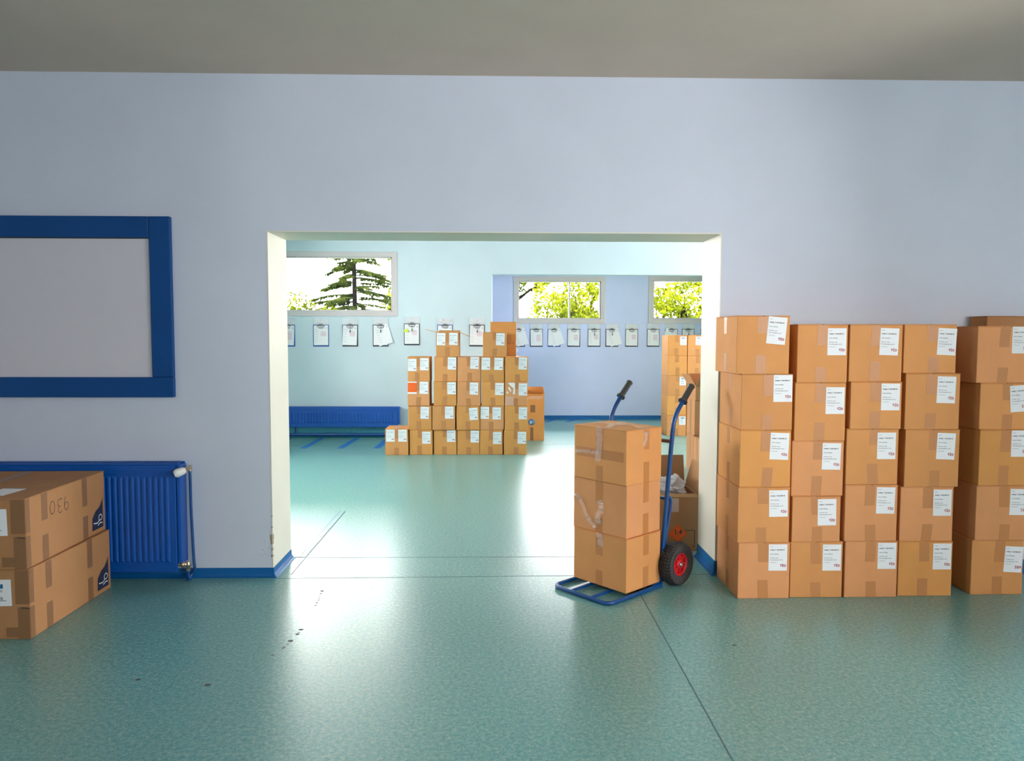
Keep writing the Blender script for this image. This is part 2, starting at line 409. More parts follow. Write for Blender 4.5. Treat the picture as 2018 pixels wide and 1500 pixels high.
# doorway lining, skirting, floor strips
mb = MB(); k = .006
mb.box(XL, XL + k, D - .002, D2 + .002, .0, ZT - k); mb.box(XR - k, XR, D - .002, D2 + .002, .0, ZT - k); mb.box(XL, XR, D - .002, D2 + .002, ZT - k, ZT)
struct('trim_doorway', mb, M['cream'])
def coved(mb, pts, h=.06, foot=.02):
    """coved vinyl skirting along a polyline; pts are (x,y,nx,ny) with n pointing into the room"""
    prof = [(0, h), (.004, h), (.006, .022), (foot * .6, .006), (foot, .0015), (foot, 0), (0, 0)]
    for a, b in zip(pts[:-1], pts[1:]):
        vs = []
        for (x, y, nx, ny) in (a, b):
            vs += [(x + nx * o, y + ny * o, z) for o, z in prof]
        n = len(prof)
        mb.add(vs, [(i, (i + 1) % n, n + (i + 1) % n, n + i) for i in range(n)] + [tuple(range(n)), tuple(range(2 * n - 1, n - 1, -1))])
sk = .08
mb = MB(); coved(mb, [(NX0, D, 0, -1), (XL + k, D, 1, -1), (XL + k, D2, 1, 0)], .055, .03); struct('baseboard_left', mb, M['skirting'])
mb = MB(); coved(mb, [(NX1, D, 0, -1), (XR - k, D, -1, -1), (XR - k, D2, -1, 0)], .085, .03); struct('baseboard_right', mb, M['skirting'])
mb = MB(); coved(mb, [(edge, Y2, 0, -1), (FX1, Y2, 0, -1)], .07, .03); struct('baseboard_recess', mb, M['skirting'])
mb = MB(); coved(mb, [(FX0, Y1, 0, -1), (edge, Y1, 0, -1)], .17, .03); struct('baseboard_hall', mb, M['teal_vinyl'])
def strip(mb, a, b, w, h=.0008):
    a, b = Vector((a[0], a[1], 0)), Vector((b[0], b[1], 0)); t = (b - a).normalized(); n_ = Vector((-t.y, t.x, 0)) * w / 2
    z = Vector((0, 0, h))
    mb.add([a - n_, b - n_, b + n_, a + n_, a - n_ + z, b - n_ + z, b + n_ + z, a + n_ + z], [(0, 1, 2, 3), (4, 7, 6, 5), (0, 4, 5, 1), (1, 5, 6, 2), (2, 6, 7, 3), (3, 7, 4, 0)])
mb = MB(); strip(mb, (-1.27, 4.848), (XR - .03, 4.852), .006); strip(mb, (-1.32, 4.43), (XR - .03, 4.47), .006)
struct('trim_1', mb, M['seam'])
mb = MB(); strip(mb, (.83, 4.40), (.819, -2.9), .006); struct('trim_2', mb, M['seam'])
mb = MB(); strip(mb, (-4.9, 10.0 - .2), (5.9, 10.15), .006)
struct('trim_3', mb, M['seam'])
c0, c1 = at_z(575, 1097), at_z(655, 1015)
M['channel'] = mat('channel_cover', (.16, .33, .36), .28)
mb = MB(); xo = -1.27
mb.box(xo - .075, xo - .042, 4.86, 6.15, 0, .003); mb.box(xo - .039, xo, 4.86, 6.15, 0, .003)
struct('trim_4', mb, M['channel'])
mb = MB(); strip(mb, (xo + .004, 4.50), (xo + .004, 6.15), .006); strip(mb, (xo - .04, 4.86), (xo - .04, 6.15), .004, .0034); struct('trim_5', mb, M['seam'])
# chipped plaster on the doorway corner
mb = MB()
for z0, z1, w in ((.225, .262, .010), (.20, .225, .006), (.12, .135, .006), (.30, .31, .003), (.37, .378, .003), (.16, .18, .003)):
    mb.bbox(XL - w, XL + .002, D - .0035, D + .001, z0, z1, .001)
    mb.bbox(XL + .001, XL + .0065 + .001, D - .001, D + w * 1.3, z0 + .003, z1, .0008)
for i in range(7):
    x, z = XL - .02 - random.random() * .07, .12 + random.random() * .12; mb.bbox(x, x + .006, D - .0015, D + .001, z, z + .003, .0004)
struct('trim_6', mb, M['chip'])
# dark scuffs and drips on the floor
mb = MB()
def spot(u, v, r, rx=1.):
    p = at_z(u, v); n = 9
    pts = [(p.x + r * rx * math.cos(2 * math.pi * i / n) * random.uniform(.7, 1.2), p.y + r * math.sin(2 * math.pi * i / n) * random.uniform(.7, 1.2), .0009) for i in range(n)]
    mb.add(pts, [tuple(range(n))])
for u, v, r in ((635, 1165, .010), (632, 1170, .006), (630, 1175, .005), (629, 1179, .005), (628, 1183, .006), (625, 1188, .006), (622, 1193, .007), (645, 1068, .008), (644, 1072, .006), (594, 1241, .010), (586, 1250, .007), (589, 1247, .005),
                (572, 1263, .011), (567, 1270, .006), (560, 1276, .007), (557, 1279, .005), (537, 1292, .006), (642, 1122, .004), (645, 1110, .004), (640, 1130, .004), (735, 1158, .005), (706, 1121, .004), (648, 1103, .004), (410, 1350, .012), (272, 1340, .009), (665, 1075, .005), (1447, 1272, .008), (90, 1150, .006)):
    spot(u, v, r, 1.3)
tag(mb.build('floor_spots', M['dirt']), 'scattered dark drip marks and scuffs on the teal floor', 'stains', kind='stuff')
# flat blue strips on the floor below the far wall
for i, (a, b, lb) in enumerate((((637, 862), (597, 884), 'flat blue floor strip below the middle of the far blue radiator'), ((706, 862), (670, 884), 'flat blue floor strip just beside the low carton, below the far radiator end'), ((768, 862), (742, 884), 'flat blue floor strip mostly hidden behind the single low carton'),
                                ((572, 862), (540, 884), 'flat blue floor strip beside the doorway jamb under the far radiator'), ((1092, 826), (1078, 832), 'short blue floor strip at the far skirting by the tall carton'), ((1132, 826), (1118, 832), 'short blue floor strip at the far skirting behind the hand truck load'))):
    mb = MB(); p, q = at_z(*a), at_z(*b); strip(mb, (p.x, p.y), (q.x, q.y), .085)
    tag(mb.build('floor_strip', M['strip_blue']), lb, 'floor marking', 'blue floor strips by the far wall')

# ------------------------------------------------------------------ framed board
bw = .06
br = at_y(343, 600, D).x; bz0, bz1 = at_y(340, 783, D - .02).z, at_y(338, 427, D - .02).z
t = thing('framed_board', 'wide blue-framed board with a blank grey panel on the pale wall', 'board', (br - .75, D, (bz0 + bz1) / 2))
hw, hh, fwid = .75, (bz1 - bz0) / 2, .125
lean = .015
def board_bar(x0, x1, z0, z1):
    mb = MB(); mb.bbox(x0, x1, -.035, -.002, z0, z1, .005)
    return mb
board_bar(-hw, hw - fwid - .0008, hh - fwid, hh).build('frame_rail', M['blue_frame'], t)
board_bar(-hw, hw, -hh, -hh + fwid - .004).build('frame_rail', M['blue_frame'], t)
board_bar(hw - fwid, hw, -hh + fwid - .004, hh).build('frame_stile', M['blue_frame'], t)
board_bar(-hw, -hw + fwid, -hh + fwid - .004, hh - fwid).build('frame_stile', M['blue_frame'], t)
mb = MB(); mb.box(-hw + fwid, hw - fwid, -.018, -.004, -hh + fwid - .004, hh - fwid); mb.build('blank_panel', M['board'], t)
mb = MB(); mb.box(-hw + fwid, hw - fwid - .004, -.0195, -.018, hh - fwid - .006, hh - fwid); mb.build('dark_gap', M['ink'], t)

# ------------------------------------------------------------------ radiators
def radiator(x0, x1, yf, yb, z0, z1, pitch, label, valve=True, rib_h=None):
    t = thing('radiator', label, 'radiator', ((x0 + x1) / 2, (yf + yb) / 2, z0))
    ox, oy = (x0 + x1) / 2, (yf + yb) / 2
    h = z1 - z0; X0, X1, A, B = x0 - ox, x1 - ox, yf - oy, yb - oy
    mb = MB(); mb.bbox(X0, X1 - .025, A + .006, A + .018, 0, h - .012, .004)           # front panel skin
    # flutes between top and bottom seams
    top, bot = h - .075, .06
    n = int((X1 - .06 - X0 - .03) / pitch)
    for i in range(n):
        xc = X1 - .06 - (i + .5) * pitch
        w = pitch * .36
        mb.add([(xc - w, A + .006, bot), (xc - w * .5, A - .002, bot + .012), (xc + w * .5, A - .002, bot + .012), (xc + w, A + .006, bot),
                (xc - w, A + .006, top), (xc - w * .5, A - .002, top - .012), (xc + w * .5, A - .002, top - .012), (xc + w, A + .006, top)],
               [(0, 1, 5, 4), (1, 2, 6, 5), (2, 3, 7, 6), (0, 3, 2, 1), (4, 5, 6, 7)])
    for zz in (top + .012, bot - .014):                                                # weld dimples
        for i in range(n):
            xc = X1 - .06 - i * pitch; mb.box(xc - pitch * .22, xc + pitch * .22, A + .001, A + .007, zz, zz + .004)
    mb.bbox(X0, X1 - .025, A + .002, A + .012, h - .045, h - .03, .003)
    mb.build('front_panel', M['blue'], t)
    mb = MB(); mb.bbox(X0, X1 - .03, B - .03, B - .018, .01, h - .02, .004); mb.build('rear_panel', M['blue'], t)
    mb = MB(); mb.bbox(X1 - .022, X1, A + .01, B - .012, .045, h - .01, .004); mb.build('side_cover', M['blue'], t)
    mb = MB(); mb.bbox(X0, X1 - .002, A + .004, A + .014, h - .012, h, .003); mb.bbox(X0, X1 - .002, B - .03, B - .02, h - .012, h, .003)
    nn = int((X1 - X0) / .022)
    for i in range(nn): mb.box(X0 + .01 + i * .022, X0 + .016 + i * .022, A + .012, B - .028, h - .008, h - .001)
    mb.build('top_grille', M['blue'], t)
    for xx in (X0 + (X1 - X0) * .3, X0 + (X1 - X0) * .75):
        mb = MB(); mb.box(xx - .015, xx + .015, B - .02, B - .003, .08, h - .05); mb.build('wall_bracket', M['blue'], t)
    return t, ox, oy
rx1 = at_y(357, 1020, 4.37).x; rz1 = at_y(355, 913, 4.37).z; rz0 = at_y(345, 1127, 4.37).z
t, ox, oy = radiator(-3.45, rx1, 4.355, D, rz0, rz1, .034, 'ribbed blue panel radiator on the near wall behind the stacked cartons')
def L3(u, v, Y): p = at_y(u, v, Y); return Vector((p.x - ox, Y - oy, p.z - rz0))
# thermostat head, pipe and lower valve
mb = MB(); a, b = L3(343, 935, 4.33), L3(366, 926, 4.36)
mb.tube([a, a.lerp(b, .12), a.lerp(b, .3), a.lerp(b, .55), a.lerp(b, .8), b], [.018, .024, .026, .024, .022, .014], 16)
th = mb.build('thermostat_head', M['valve_white'], t)
mb = MB(); b2 = L3(374, 921, 4.41); mb.tube([b, b.lerp(b2, .5), b2], [.014, .013, .014], 12); mb.tube([b2 + Vector((0, 0, .012)), b2 - Vector((0, 0, .022))], .013, 12); mb.build('valve_body', M['brass'], t)
def smooth_path(pts, n=6):
    pts = [Vector(p) for p in pts]; out = []
    for i in range(len(pts) - 1):
        p0, p1, p2, p3 = pts[max(i - 1, 0)], pts[i], pts[i + 1], pts[min(i + 2, len(pts) - 1)]
        for j in range(n):
            s = j / n; out.append(.5 * ((2 * p1) + (p2 - p0) * s + (2 * p0 - 5 * p1 + 4 * p2 - p3) * s * s + (3 * p1 - p0 - 3 * p2 + p3) * s ** 3))
    return out + [pts[-1]]
mb = MB(); mb.tube(smooth_path([L3(374, 921, 4.41), L3(374.5, 935, 4.41), L3(377, 1010, 4.42), L3(382, 1100, 4.42), L3(384, 1118, 4.42), L3(380, 1130, 4.42), L3(371, 1139, 4.40), L3(368, 1143, 4.38)]), .0085, 12); mb.build('supply_pipe', M['truck_blue'], t)
mb = MB(); p = L3(371, 1112, 4.38); q = L3(352, 1113, 4.37)
mb.tube([q, q.lerp(p, .3), q.lerp(p, .31), q.lerp(p, .6), q.lerp(p, .61), p], [.010, .010, .017, .017, .012, .012], 12)
mb.tube([p + Vector((0, 0, .016)), p, p - Vector((0, 0, .012)), p - Vector((0, 0, .013)), p - Vector((0, 0, .04))], [.010, .015, .015, .012, .012], 12); mb.build('lower_valve', M['brass'], t)
mb = MB(); mb.tube(smooth_path([p - Vector((0, 0, .035)), p - Vector((0, 0, .06)), p - Vector((-.004, 0, .085)), p - Vector((-.012, -.012, .092))]), .0085, 12); mb.build('return_pipe', M['truck_blue'], t)

fr1 = at_y(787, 820, Y1 - .1).x; fz1 = at_y(780, 802, Y1 - .1).z; fz0 = at_y(700, 842, Y1 - .1).z
t, ox, oy = radiator(-4.6, fr1, Y1 - .115, Y1, fz0, fz1, .045, 'low blue panel radiator under the window on the cyan far wall')
pp = MB(); pp.tube([(-4.7 - ox, Y1 - .05 - oy, .05 - fz0), (-2.44 - ox, Y1 - .05 - oy, .05 - fz0)], .024, 12); pp.tube([(-2.42 - ox, Y1 - .05 - oy, .05 - fz0), (edge - .3 - ox, Y1 - .05 - oy, .05 - fz0)], .024, 12)
pp.tube([(-2.46 - ox, Y1 - .05 - oy, .05 - fz0), (-2.40 - ox, Y1 - .05 - oy, .05 - fz0)], .027, 12)
pp.build('floor_pipe', M['truck_blue'], t)
for xx in (-4.2, -2.9, -1.6):
    mb = MB(); mb.tube([(xx - ox, Y1 - .05 - oy, .05 - fz0), (xx - ox, Y1 - .05 - oy, .03)], .012, 10); mb.build('riser_pipe', M['truck_blue'], t)

# ------------------------------------------------------------------ cartons
FACE = {'front': Matrix.Identity(3), 'right': Matrix.Rotation(R(90), 3, 'Z'), 'left': Matrix.Rotation(R(-90), 3, 'Z'), 'back': Matrix.Rotation(R(180), 3, 'Z'), 'top': Matrix.Rotation(R(-90), 3, 'X')}
def on_face(o, dims, face, a, b, tilt=0., off=0.):
    """put a sheet (XZ plane, facing -Y) onto a carton face; a across from the middle, b up from the bottom (or back from the front edge on top)"""
    w, d, h = dims
    f3 = FACE[face]
    if face in ('front', 'back'): p = Vector((a, -d / 2 - off, b))
    elif face == 'top': p = Vector((a, -off, b - d / 2))
    else: p = Vector((a, -w / 2 - off, b))
    loc = f3 @ p
    if face == 'top': loc = Vector((a, b - d / 2, h + off))
    o.matrix_local = Matrix.Translation(loc) @ (f3 @ Matrix.Rotation(tilt, 3, 'Y')).to_4x4()

def sheet_mesh(name, w, h, m_, curl=0., nx=1, thick=.0006):
    mb = MB(); nz = 4
    vs = []; fs = []
    for j in range(nz + 1):
        for i in range(2):
            z = -h / 2 + h * j / nz; c = curl * max(0, (.4 - j / nz)) ** 2 * (1 + .5 * i)
            vs.append((-w / 2 + w * i, -thick - c, z))
    for j in range(nz): fs.append((2 * j, 2 * j + 1, 2 * j + 3, 2 * j + 2))
    mb.add(vs, fs); mb.box(-w / 2, w / 2, -thick * .9, 0, -h / 2, h / 2)
    me = mb.mesh(name); me.materials.append(m_); return me
LW, LH = .105, .150
label_mesh = sheet_mesh('label', LW, LH, M['paper'])
mb = MB()
rows = [(.060, 'Datum:', .0062, 0), (.041, 'Artikel.: T 1620 0003 95', .0082, .00035), (.018, 'Inhalt: vollständig', .0068, .0001), (-.004, '120  Box / rund', .0072, .0001), (-.0155, 'Personenbezogene Los-Nr.:', .0066, .0001), (-.030, '1 palettiert/box', .0058, 0)]
for z, s_, sz, bd in rows: add_text(mb, s_, -.045, z, sz, bold=bd)
print_mesh = mb.mesh('print'); print_mesh.materials.append(M['ink'])
def hand_mesh(digits):
    mb = MB(); x = 0
    for ch in digits:
        if ch == '1':
            stroke(mb, [(.12, .55), (.45, 1)], .0031, x, -.052, .014); stroke(mb, [(.45, 1), (.42, .5), (.40, 0)], .0031, x, -.052, .014); x += .0115
        elif ch == '2':
            stroke(mb, [(0, .7)] + arc(.28, .72, .28, .28, 170, -30) + [(.3, .3), (0, .02), (.2, .12), (.65, .0)], .0031, x, -.052, .014); x += .012
        elif ch == '0':
            stroke(mb, arc(.32, .42, .30, .42, 80, 440, 18), .0031, x, -.052, .0135); x += .012
        elif ch == '5':
            stroke(mb, [(.6, 1), (.1, 1), (.05, .6)] + arc(.25, .33, .3, .32, 100, -150), .0029, x, -.052, .0145); x += .0135
        elif ch == '8':
            stroke(mb, arc(.3, .72, .25, .26, -90, 270), .0029, x, -.052, .0145); stroke(mb, arc(.3, .24, .3, .25, 90, 450), .0029, x, -.052, .0145); x += .0135
        elif ch == '9':
            stroke(mb, arc(.28, .68, .26, .28, 0, 360), .0029, x, -.052, .0145); stroke(mb, [(.54, .7), (.5, .3), (.35, 0)], .0029, x, -.052, .0145); x += .0135
    me = mb.mesh('handwriting'); me.materials.append(M['red_ink']); return me
hand120, hand589, hand180 = hand_mesh('120'), hand_mesh('589'), hand_mesh('180'.replace('1', '1'))
def add_label(root, dims, face, a, b, tilt=0., hand=None, hx=.012):
    l = link('label', label_mesh, root); on_face(l, dims, face, a, b, tilt, .0008)
    link('print', print_mesh, l, (0, -.0012, 0))
    if hand: link('handwriting', hand, l, (hx, -.0013, 0))
    return l

def crumple(me_bm, amp, seed=0):
    for v in me_bm.verts:
        n = noise.noise_vector(v.co * 9 + Vector((seed, seed * 2, 0))); v.co += Vector(n) * amp
def carton_body(w, d, h, seed, seam='y', open_top=False, bev=.004, lip=.0015, bulge=.003):
    """closed corrugated case: side walls with softened edges and two top flaps meeting at a seam"""
    mb = MB(); bm = bmesh.new(); bmesh.ops.create_cube(bm, size=1)
    ft = .004
    for v in bm.verts: v.co = Vector((v.co.x * w, v.co.y * d, (v.co.z + .5) * (h - ft)))
    bmesh.ops.bevel(bm, geom=list(bm.edges), offset=bev, segments=2, affect='EDGES', profile=.5)
    if not open_top: pass
    rnd = random.Random(seed)
    bx, by = rnd.uniform(-1, 1) * bulge, rnd.uniform(-.3, 1) * bulge
    mb.bm(bm)
    # faint outward belly on the sides: extra faces set a hair proud
    if not open_top:
        gap = .0016
        if seam == 'y':
            mb.bbox(-w / 2 - lip, -gap, -d / 2 - lip, d / 2 + lip, h - ft - .0002, h, .0014, 1); mb.bbox(gap, w / 2 + lip, -d / 2 - lip, d / 2 + lip, h - ft - .0002, h - .0006, .0014, 1)
        else:
            mb.bbox(-w / 2 - lip, w / 2 + lip, -d / 2 - lip, -gap, h - ft - .0002, h, .0014, 1); mb.bbox(-w / 2 - lip, w / 2 + lip, gap, d / 2 + lip, h - ft - .0002, h - .0006, .0014, 1)
    return mb
def tape_piece(root, dims, face, a, z0, z1, w=.058, m_='tape', slant=0., name='packing_tape', off=.0003):
    mb = MB(); h = z1 - z0
    mb.add([(-w / 2 - slant, -.0004, -h / 2), (w / 2 - slant, -.0004, -h / 2), (w / 2 + slant, -.0004, h / 2), (-w / 2 + slant, -.0004, h / 2),
            (-w / 2 - slant, 0, -h / 2), (w / 2 - slant, 0, -h / 2), (w / 2 + slant, 0, h / 2), (-w / 2 + slant, 0, h / 2)],
           [(0, 1, 2, 3), (4, 7, 6, 5), (0, 4, 5, 1), (1, 5, 6, 2), (2, 6, 7, 3), (3, 7, 4, 0)])
    o = mb.build(name, M[m_], root); on_face(o, dims, face, a, (z0 + z1) / 2, 0, off); return o
def carton(name, label, x0, x1, yf, depth, z0, z1, seed=0, rz=0., m_=None, group=None, cat='box', labels=(), hand=None, tapes=True, left_tape=False, seam='y', center=None):
    w, h = x1 - x0, z1 - z0; rnd = random.Random(seed)
    if center is None:
        fc = Vector(((x0 + x1) / 2, yf, z0)); loc = fc + Vector((-math.sin(rz), math.cos(rz), 0)) * depth / 2
    else: loc = Vector((center[0], center[1], z0))
    t = thing(name, label, cat, loc, rz, group)
    dims = (w, depth, h)
    carton_body(w, depth, h, seed, seam).build('case', M[m_ or CARDS[seed % 4]], t)
    if tapes:
        a = rnd.uniform(-.012, .012)
        tape_piece(t, dims, 'front', a, h - rnd.uniform(.09, .13), h - .005, slant=rnd.uniform(-.004, .004))
        tape_piece(t, dims, 'front', a + rnd.uniform(-.01, .01), .004, rnd.uniform(.085, .12), slant=rnd.uniform(-.004, .004))
        tape_piece(t, dims, 'top', a, 0.003, depth - .003)
    if left_tape:
        tape_piece(t, dims, 'left', rnd.uniform(-.01, .01), h - .10, h - .005, .05); tape_piece(t, dims, 'left', rnd.uniform(-.01, .01), .004, .11, .05)
    for (lx, lz, tilt) in labels: add_label(t, dims, 'front', lx, lz, tilt, hand)
    return t, dims

# the wall of cartons right of the doorway; numbers are measured off the photograph (x2.5 crop with origin 1380,600)
def zx(X): return 1380 + X / 2.5
def zy(Y): return 600 + Y / 2.5
ROWN = ['bottom', 'second lowest', 'middle', 'second highest', 'topmost']
COLN = ['in the column beside the doorway', 'in the second column from the doorway', 'in the third column from the doorway', 'in the fourth column from the doorway', 'in the shaded fifth column, marked 589']
bounds = [[1450, 1174, 901, 620, 343, 55], [1443, 1169, 945, 672, 385, 98], [1445, 1167, 889, 614, 381, 98], [1437, 1168, 900, 616, 339, 98], [1432, 1161, 892, 617, 387, 107]]
edges = [[(186, 440), (185, 440), (194, 446), (202, 455), (180, 440)], [(443, 700), (452, 690), (450, 705), (465, 716), (478, 726)], [(712, 970), (712, 970), (719, 975), (740, 992), (735, 995)],
         [(975, 1240), (984, 1245), (1008, 1275), (1010, 1278), (1003, 1262)], [(1335, 1590), (1358, 1620), (1375, 1632), (1378, 1636), (1365, 1625)]]
labs = [[(335, 1178, 0), (338, 912, -1), (343, 630, 2), (360, 345, 0), (330, 60, 5)], [(601, 1178, 0), (577, 955, -1), (599, 680, 1), (617, 405, 0), (626, 115, 0)], [(872, 1170, 0), (866, 897, 1), (870, 628, 0), (890, 387, 0), (884, 115, 2)],
        [(1144, 1173, 0), (1145, 908, 0), (1163, 630, 2), (1165, 352, 1.5), (1168, 115, 2.5)], [(1495, 1187, 3), (1523, 905, 1), (1530, 617, 0), (1525, 395, -4), (1535, 107, 0)]]
YF = [4.042, 4.056, 4.054, 4.070, 4.086]; DP = [.392, .385, .385, .378, .368]
tints = [['card_warm', 'card', 'card_gold', 'card', 'card'], ['card', 'card_warm', 'card_warm', 'card', 'card'], ['card_warm', 'card_warm', 'card', 'card', 'card'], ['card_gold', 'card_warm', 'card', 'card', 'card'], ['card', 'card_warm', 'card_gold', 'card', 'card_warm']]
stack_top = {}
for c in range(5):
    yf = YF[c]; zs = [max(0, at_y(zx(sum(edges[c][min(i, 4)]) / 2), zy(b), yf).z) for i, b in enumerate(bounds[c])]; zs[0] = 0
    for r_ in range(5):
        jy = random.uniform(-.006, .004); y_ = yf + (jy if r_ else 0)
        vm = zy((bounds[c][r_] + bounds[c][r_ + 1]) / 2)
        x0, x1 = at_y(zx(edges[c][r_][0]), vm, y_).x, at_y(zx(edges[c][r_][1]), vm, y_).x
        lx0, lt, tl = labs[c][r_]
        p = at_y(zx(lx0 + 47), zy(lt + 69), y_)
        lab = (p.x - (x0 + x1) / 2, p.z - zs[r_], R(tl))
        lbl = '%s labelled cardboard box %s%s' % (ROWN[r_], COLN[c], ' against the pale wall' if c < 4 else '')
        carton('cardboard_box', lbl, x0, x1, y_, DP[c] - (y_ - yf) * 0, zs[r_], zs[r_ + 1], seed=c * 5 + r_ + 3, m_=tints[c][r_], group='labelled boxes stacked beside the doorway', labels=[lab], hand=hand589 if c == 4 else hand120, left_tape=(c == 0))
    stack_top[c] = zs[5]
# shallow carton lying on top at the very right
x0 = at_y(zx(1408), zy(80), 4.30).x
carton('cardboard_box', 'low brown carton lying on top of the shaded boxes marked 589', x0, 3.24, 4.29, .16, stack_top[4], at_y(zx(1500), zy(57), 4.29).z, seed=90, m_='card_brown', tapes=False, group=None)

# far stack; x4.689 crop with origin 740,600
def qx(X): return 740 + X / 4.689
def qy(Y): return 600 + Y / 4.689
FY = 9.115
fb = [1386, 1160, 936, 712, 485]
fz = [max(0, at_y(900, qy(b), FY).z) for b in fb]; fz[0] = 0
fe = [[(315, 527), (303, 519), (297, 499), (297, 500)], [(538, 749), (527, 736), (538, 748), (543, 750)], [(757, 963), (750, 962), (757, 970), (757, 970)], [(966, 1175), (966, 1187), (980, 1190), (977, 1188)], [(1187, 1396), (1195, 1405), (1197, 1405), (1198, 1412)]]
fl_ = [[[(470, 1232, 0)], [(455, 1002, 2)], [(448, 770, 1)], [(340, 560, 0), (452, 553, 1)]], [[(698, 1217, 0)], [(682, 1000, 0)], [(703, 775, 0)], [(706, 546, 2)]], [[(917, 1222, 1)], [(906, 1012, -4)], [(910, 778, 1)], [(915, 540, 2)]],
       [[(1125, 1237, 0)], [(1010, 1003, 1), (1120, 1008, 0)], [(1145, 782, 1)], [(1020, 548, 1), (1138, 550, 2)]], [[(1352, 1232, 1)], [(1362, 1006, 1)], [(1362, 786, 0)], [(1362, 546, 2)]]]
FCOL = ['column nearest the far blue radiator', 'second column from the far radiator', 'middle column', 'fourth column from the far radiator', 'column beside the tall carton']
FROW = ['bottom', 'second lowest', 'third lowest', 'fourth lowest']
for c in range(5):
    for r_ in range(4):
        vm = qy((fb[r_] + fb[r_ + 1]) / 2); y_ = FY + random.uniform(-.012, .012)
        x0, x1 = at_y(qx(fe[c][r_][0]), vm, FY).x, at_y(qx(fe[c][r_][1]), vm, FY).x
        L_ = []
        for (X, Y, tl) in fl_[c][r_]:
            p = at_y(qx(X), qy(Y), FY); L_.append((p.x - (x0 + x1) / 2, p.z - fz[r_], R(tl)))
        t, dims = carton('cardboard_box', '%s box of the far stepped stack, in the %s' % (FROW[r_], FCOL[c]), x0, x1, y_, .36, fz[r_], fz[r_ + 1], seed=200 + c * 4 + r_, rz=R(random.uniform(-.12, .12)), m_=random.choice(['card', 'card_gold', 'card_gold', 'card_warm']), group='labelled boxes in the far stepped stack', labels=L_, hand=hand180)
        if c == 0 and r_ == 2:
            p = at_y(qx(340), qy(770), FY); w, h = .105, .135
            me = sheet_mesh('orange_sticker', .11, .15, M['paper']); s_ = link('sticker', me, t); on_face(s_, dims, 'front', p.x - (x0 + x1) / 2, p.z - fz[r_], 0, .0008)
            mb = MB(); mb.box(-.054, .056, -.0012, -.0006, -.055, .063); mb.build('orange_square', M['orange'], s_); s_['label'] = 'white sticker with an orange square'
        if c == 4 and r_ == 2:
            # torn remains of a label and a lighter patch
            mb = MB(); sc_ = 1 / 4.689 * FY / 1450
            for poly in ([(1225, 725), (1290, 725), (1288, 832), (1270, 830), (1275, 775), (1240, 745)], [(1222, 768), (1240, 765), (1256, 800), (1245, 808)], [(1210, 800), (1235, 818), (1212, 825)]):
                pts = []
                for X, Y in poly:
                    p = at_y(qx(X), qy(Y), FY); pts.append((p.x - (x0 + x1) / 2, -.18 - .0009, p.z - fz[r_]))
                mb.add(pts, [tuple(range(len(pts)))])
            mb.build('torn_label', M['paper'], t)
            mb = MB(); pts = []
            for X, Y in ((1198, 850), (1278, 852), (1276, 932), (1196, 931)):
                p = at_y(qx(X), qy(Y), FY); pts.append((p.x - (x0 + x1) / 2, -.18 - .0008, p.z - fz[r_]))
            mb.add(pts, [(0, 1, 2, 3)]); mb.build('bare_patch', M['tape_clear'], t)
# low single carton at the radiator end
x0, x1 = at_y(qx(90), 870, FY - .02).x, at_y(qx(302), 870, FY - .02).x
L_ = []
zt = at_y(780, qy(1152), FY - .02).z
for X, Y in ((138, 1213), (250, 1213)):
    p = at_y(qx(X), qy(Y), FY - .02); L_.append((p.x - (x0 + x1) / 2, p.z, 0))
carton('cardboard_box', 'single low box with two labels at the foot of the far stack, by the radiator', x0, x1, FY - .02, .37, 0, zt, seed=301, m_='card', group='labelled boxes in the far stepped stack', labels=L_, hand=hand180)

def flap(mb, hinge_a, hinge_b, direction, length, th=.004, curl=0.):
    a, b, d = Vector(hinge_a), Vector(hinge_b), Vector(direction).normalized(); n_ = (b - a).cross(d).normalized() * th
    e = d * length
    ins = (b - a) * .01
    vs = [a, b, b - ins + e, a + ins + e]
    mb.add(vs + [v + n_ for v in vs], [(0, 1, 2, 3), (4, 7, 6, 5), (0, 4, 5, 1), (1, 5, 6, 2), (2, 6, 7, 3), (3, 7, 4, 0)])
def open_case(mb, w, d, h, th=.004, bottom=True):
    mb.bbox(-w / 2, w / 2, -d / 2, -d / 2 + th, 0, h, .0012, 1); mb.bbox(-w / 2, w / 2, d / 2 - th, d / 2, 0, h, .0012, 1)
    mb.bbox(-w / 2, -w / 2 + th, -d / 2 + th, d / 2 - th, 0, h, .0012, 1); mb.bbox(w / 2 - th, w / 2, -d / 2 + th, d / 2 - th, 0, h, .0012, 1)
    mb.bbox(-w / 2 + th, w / 2 - th, -d / 2 + th, d / 2 - th, 0, th, .0008, 1)
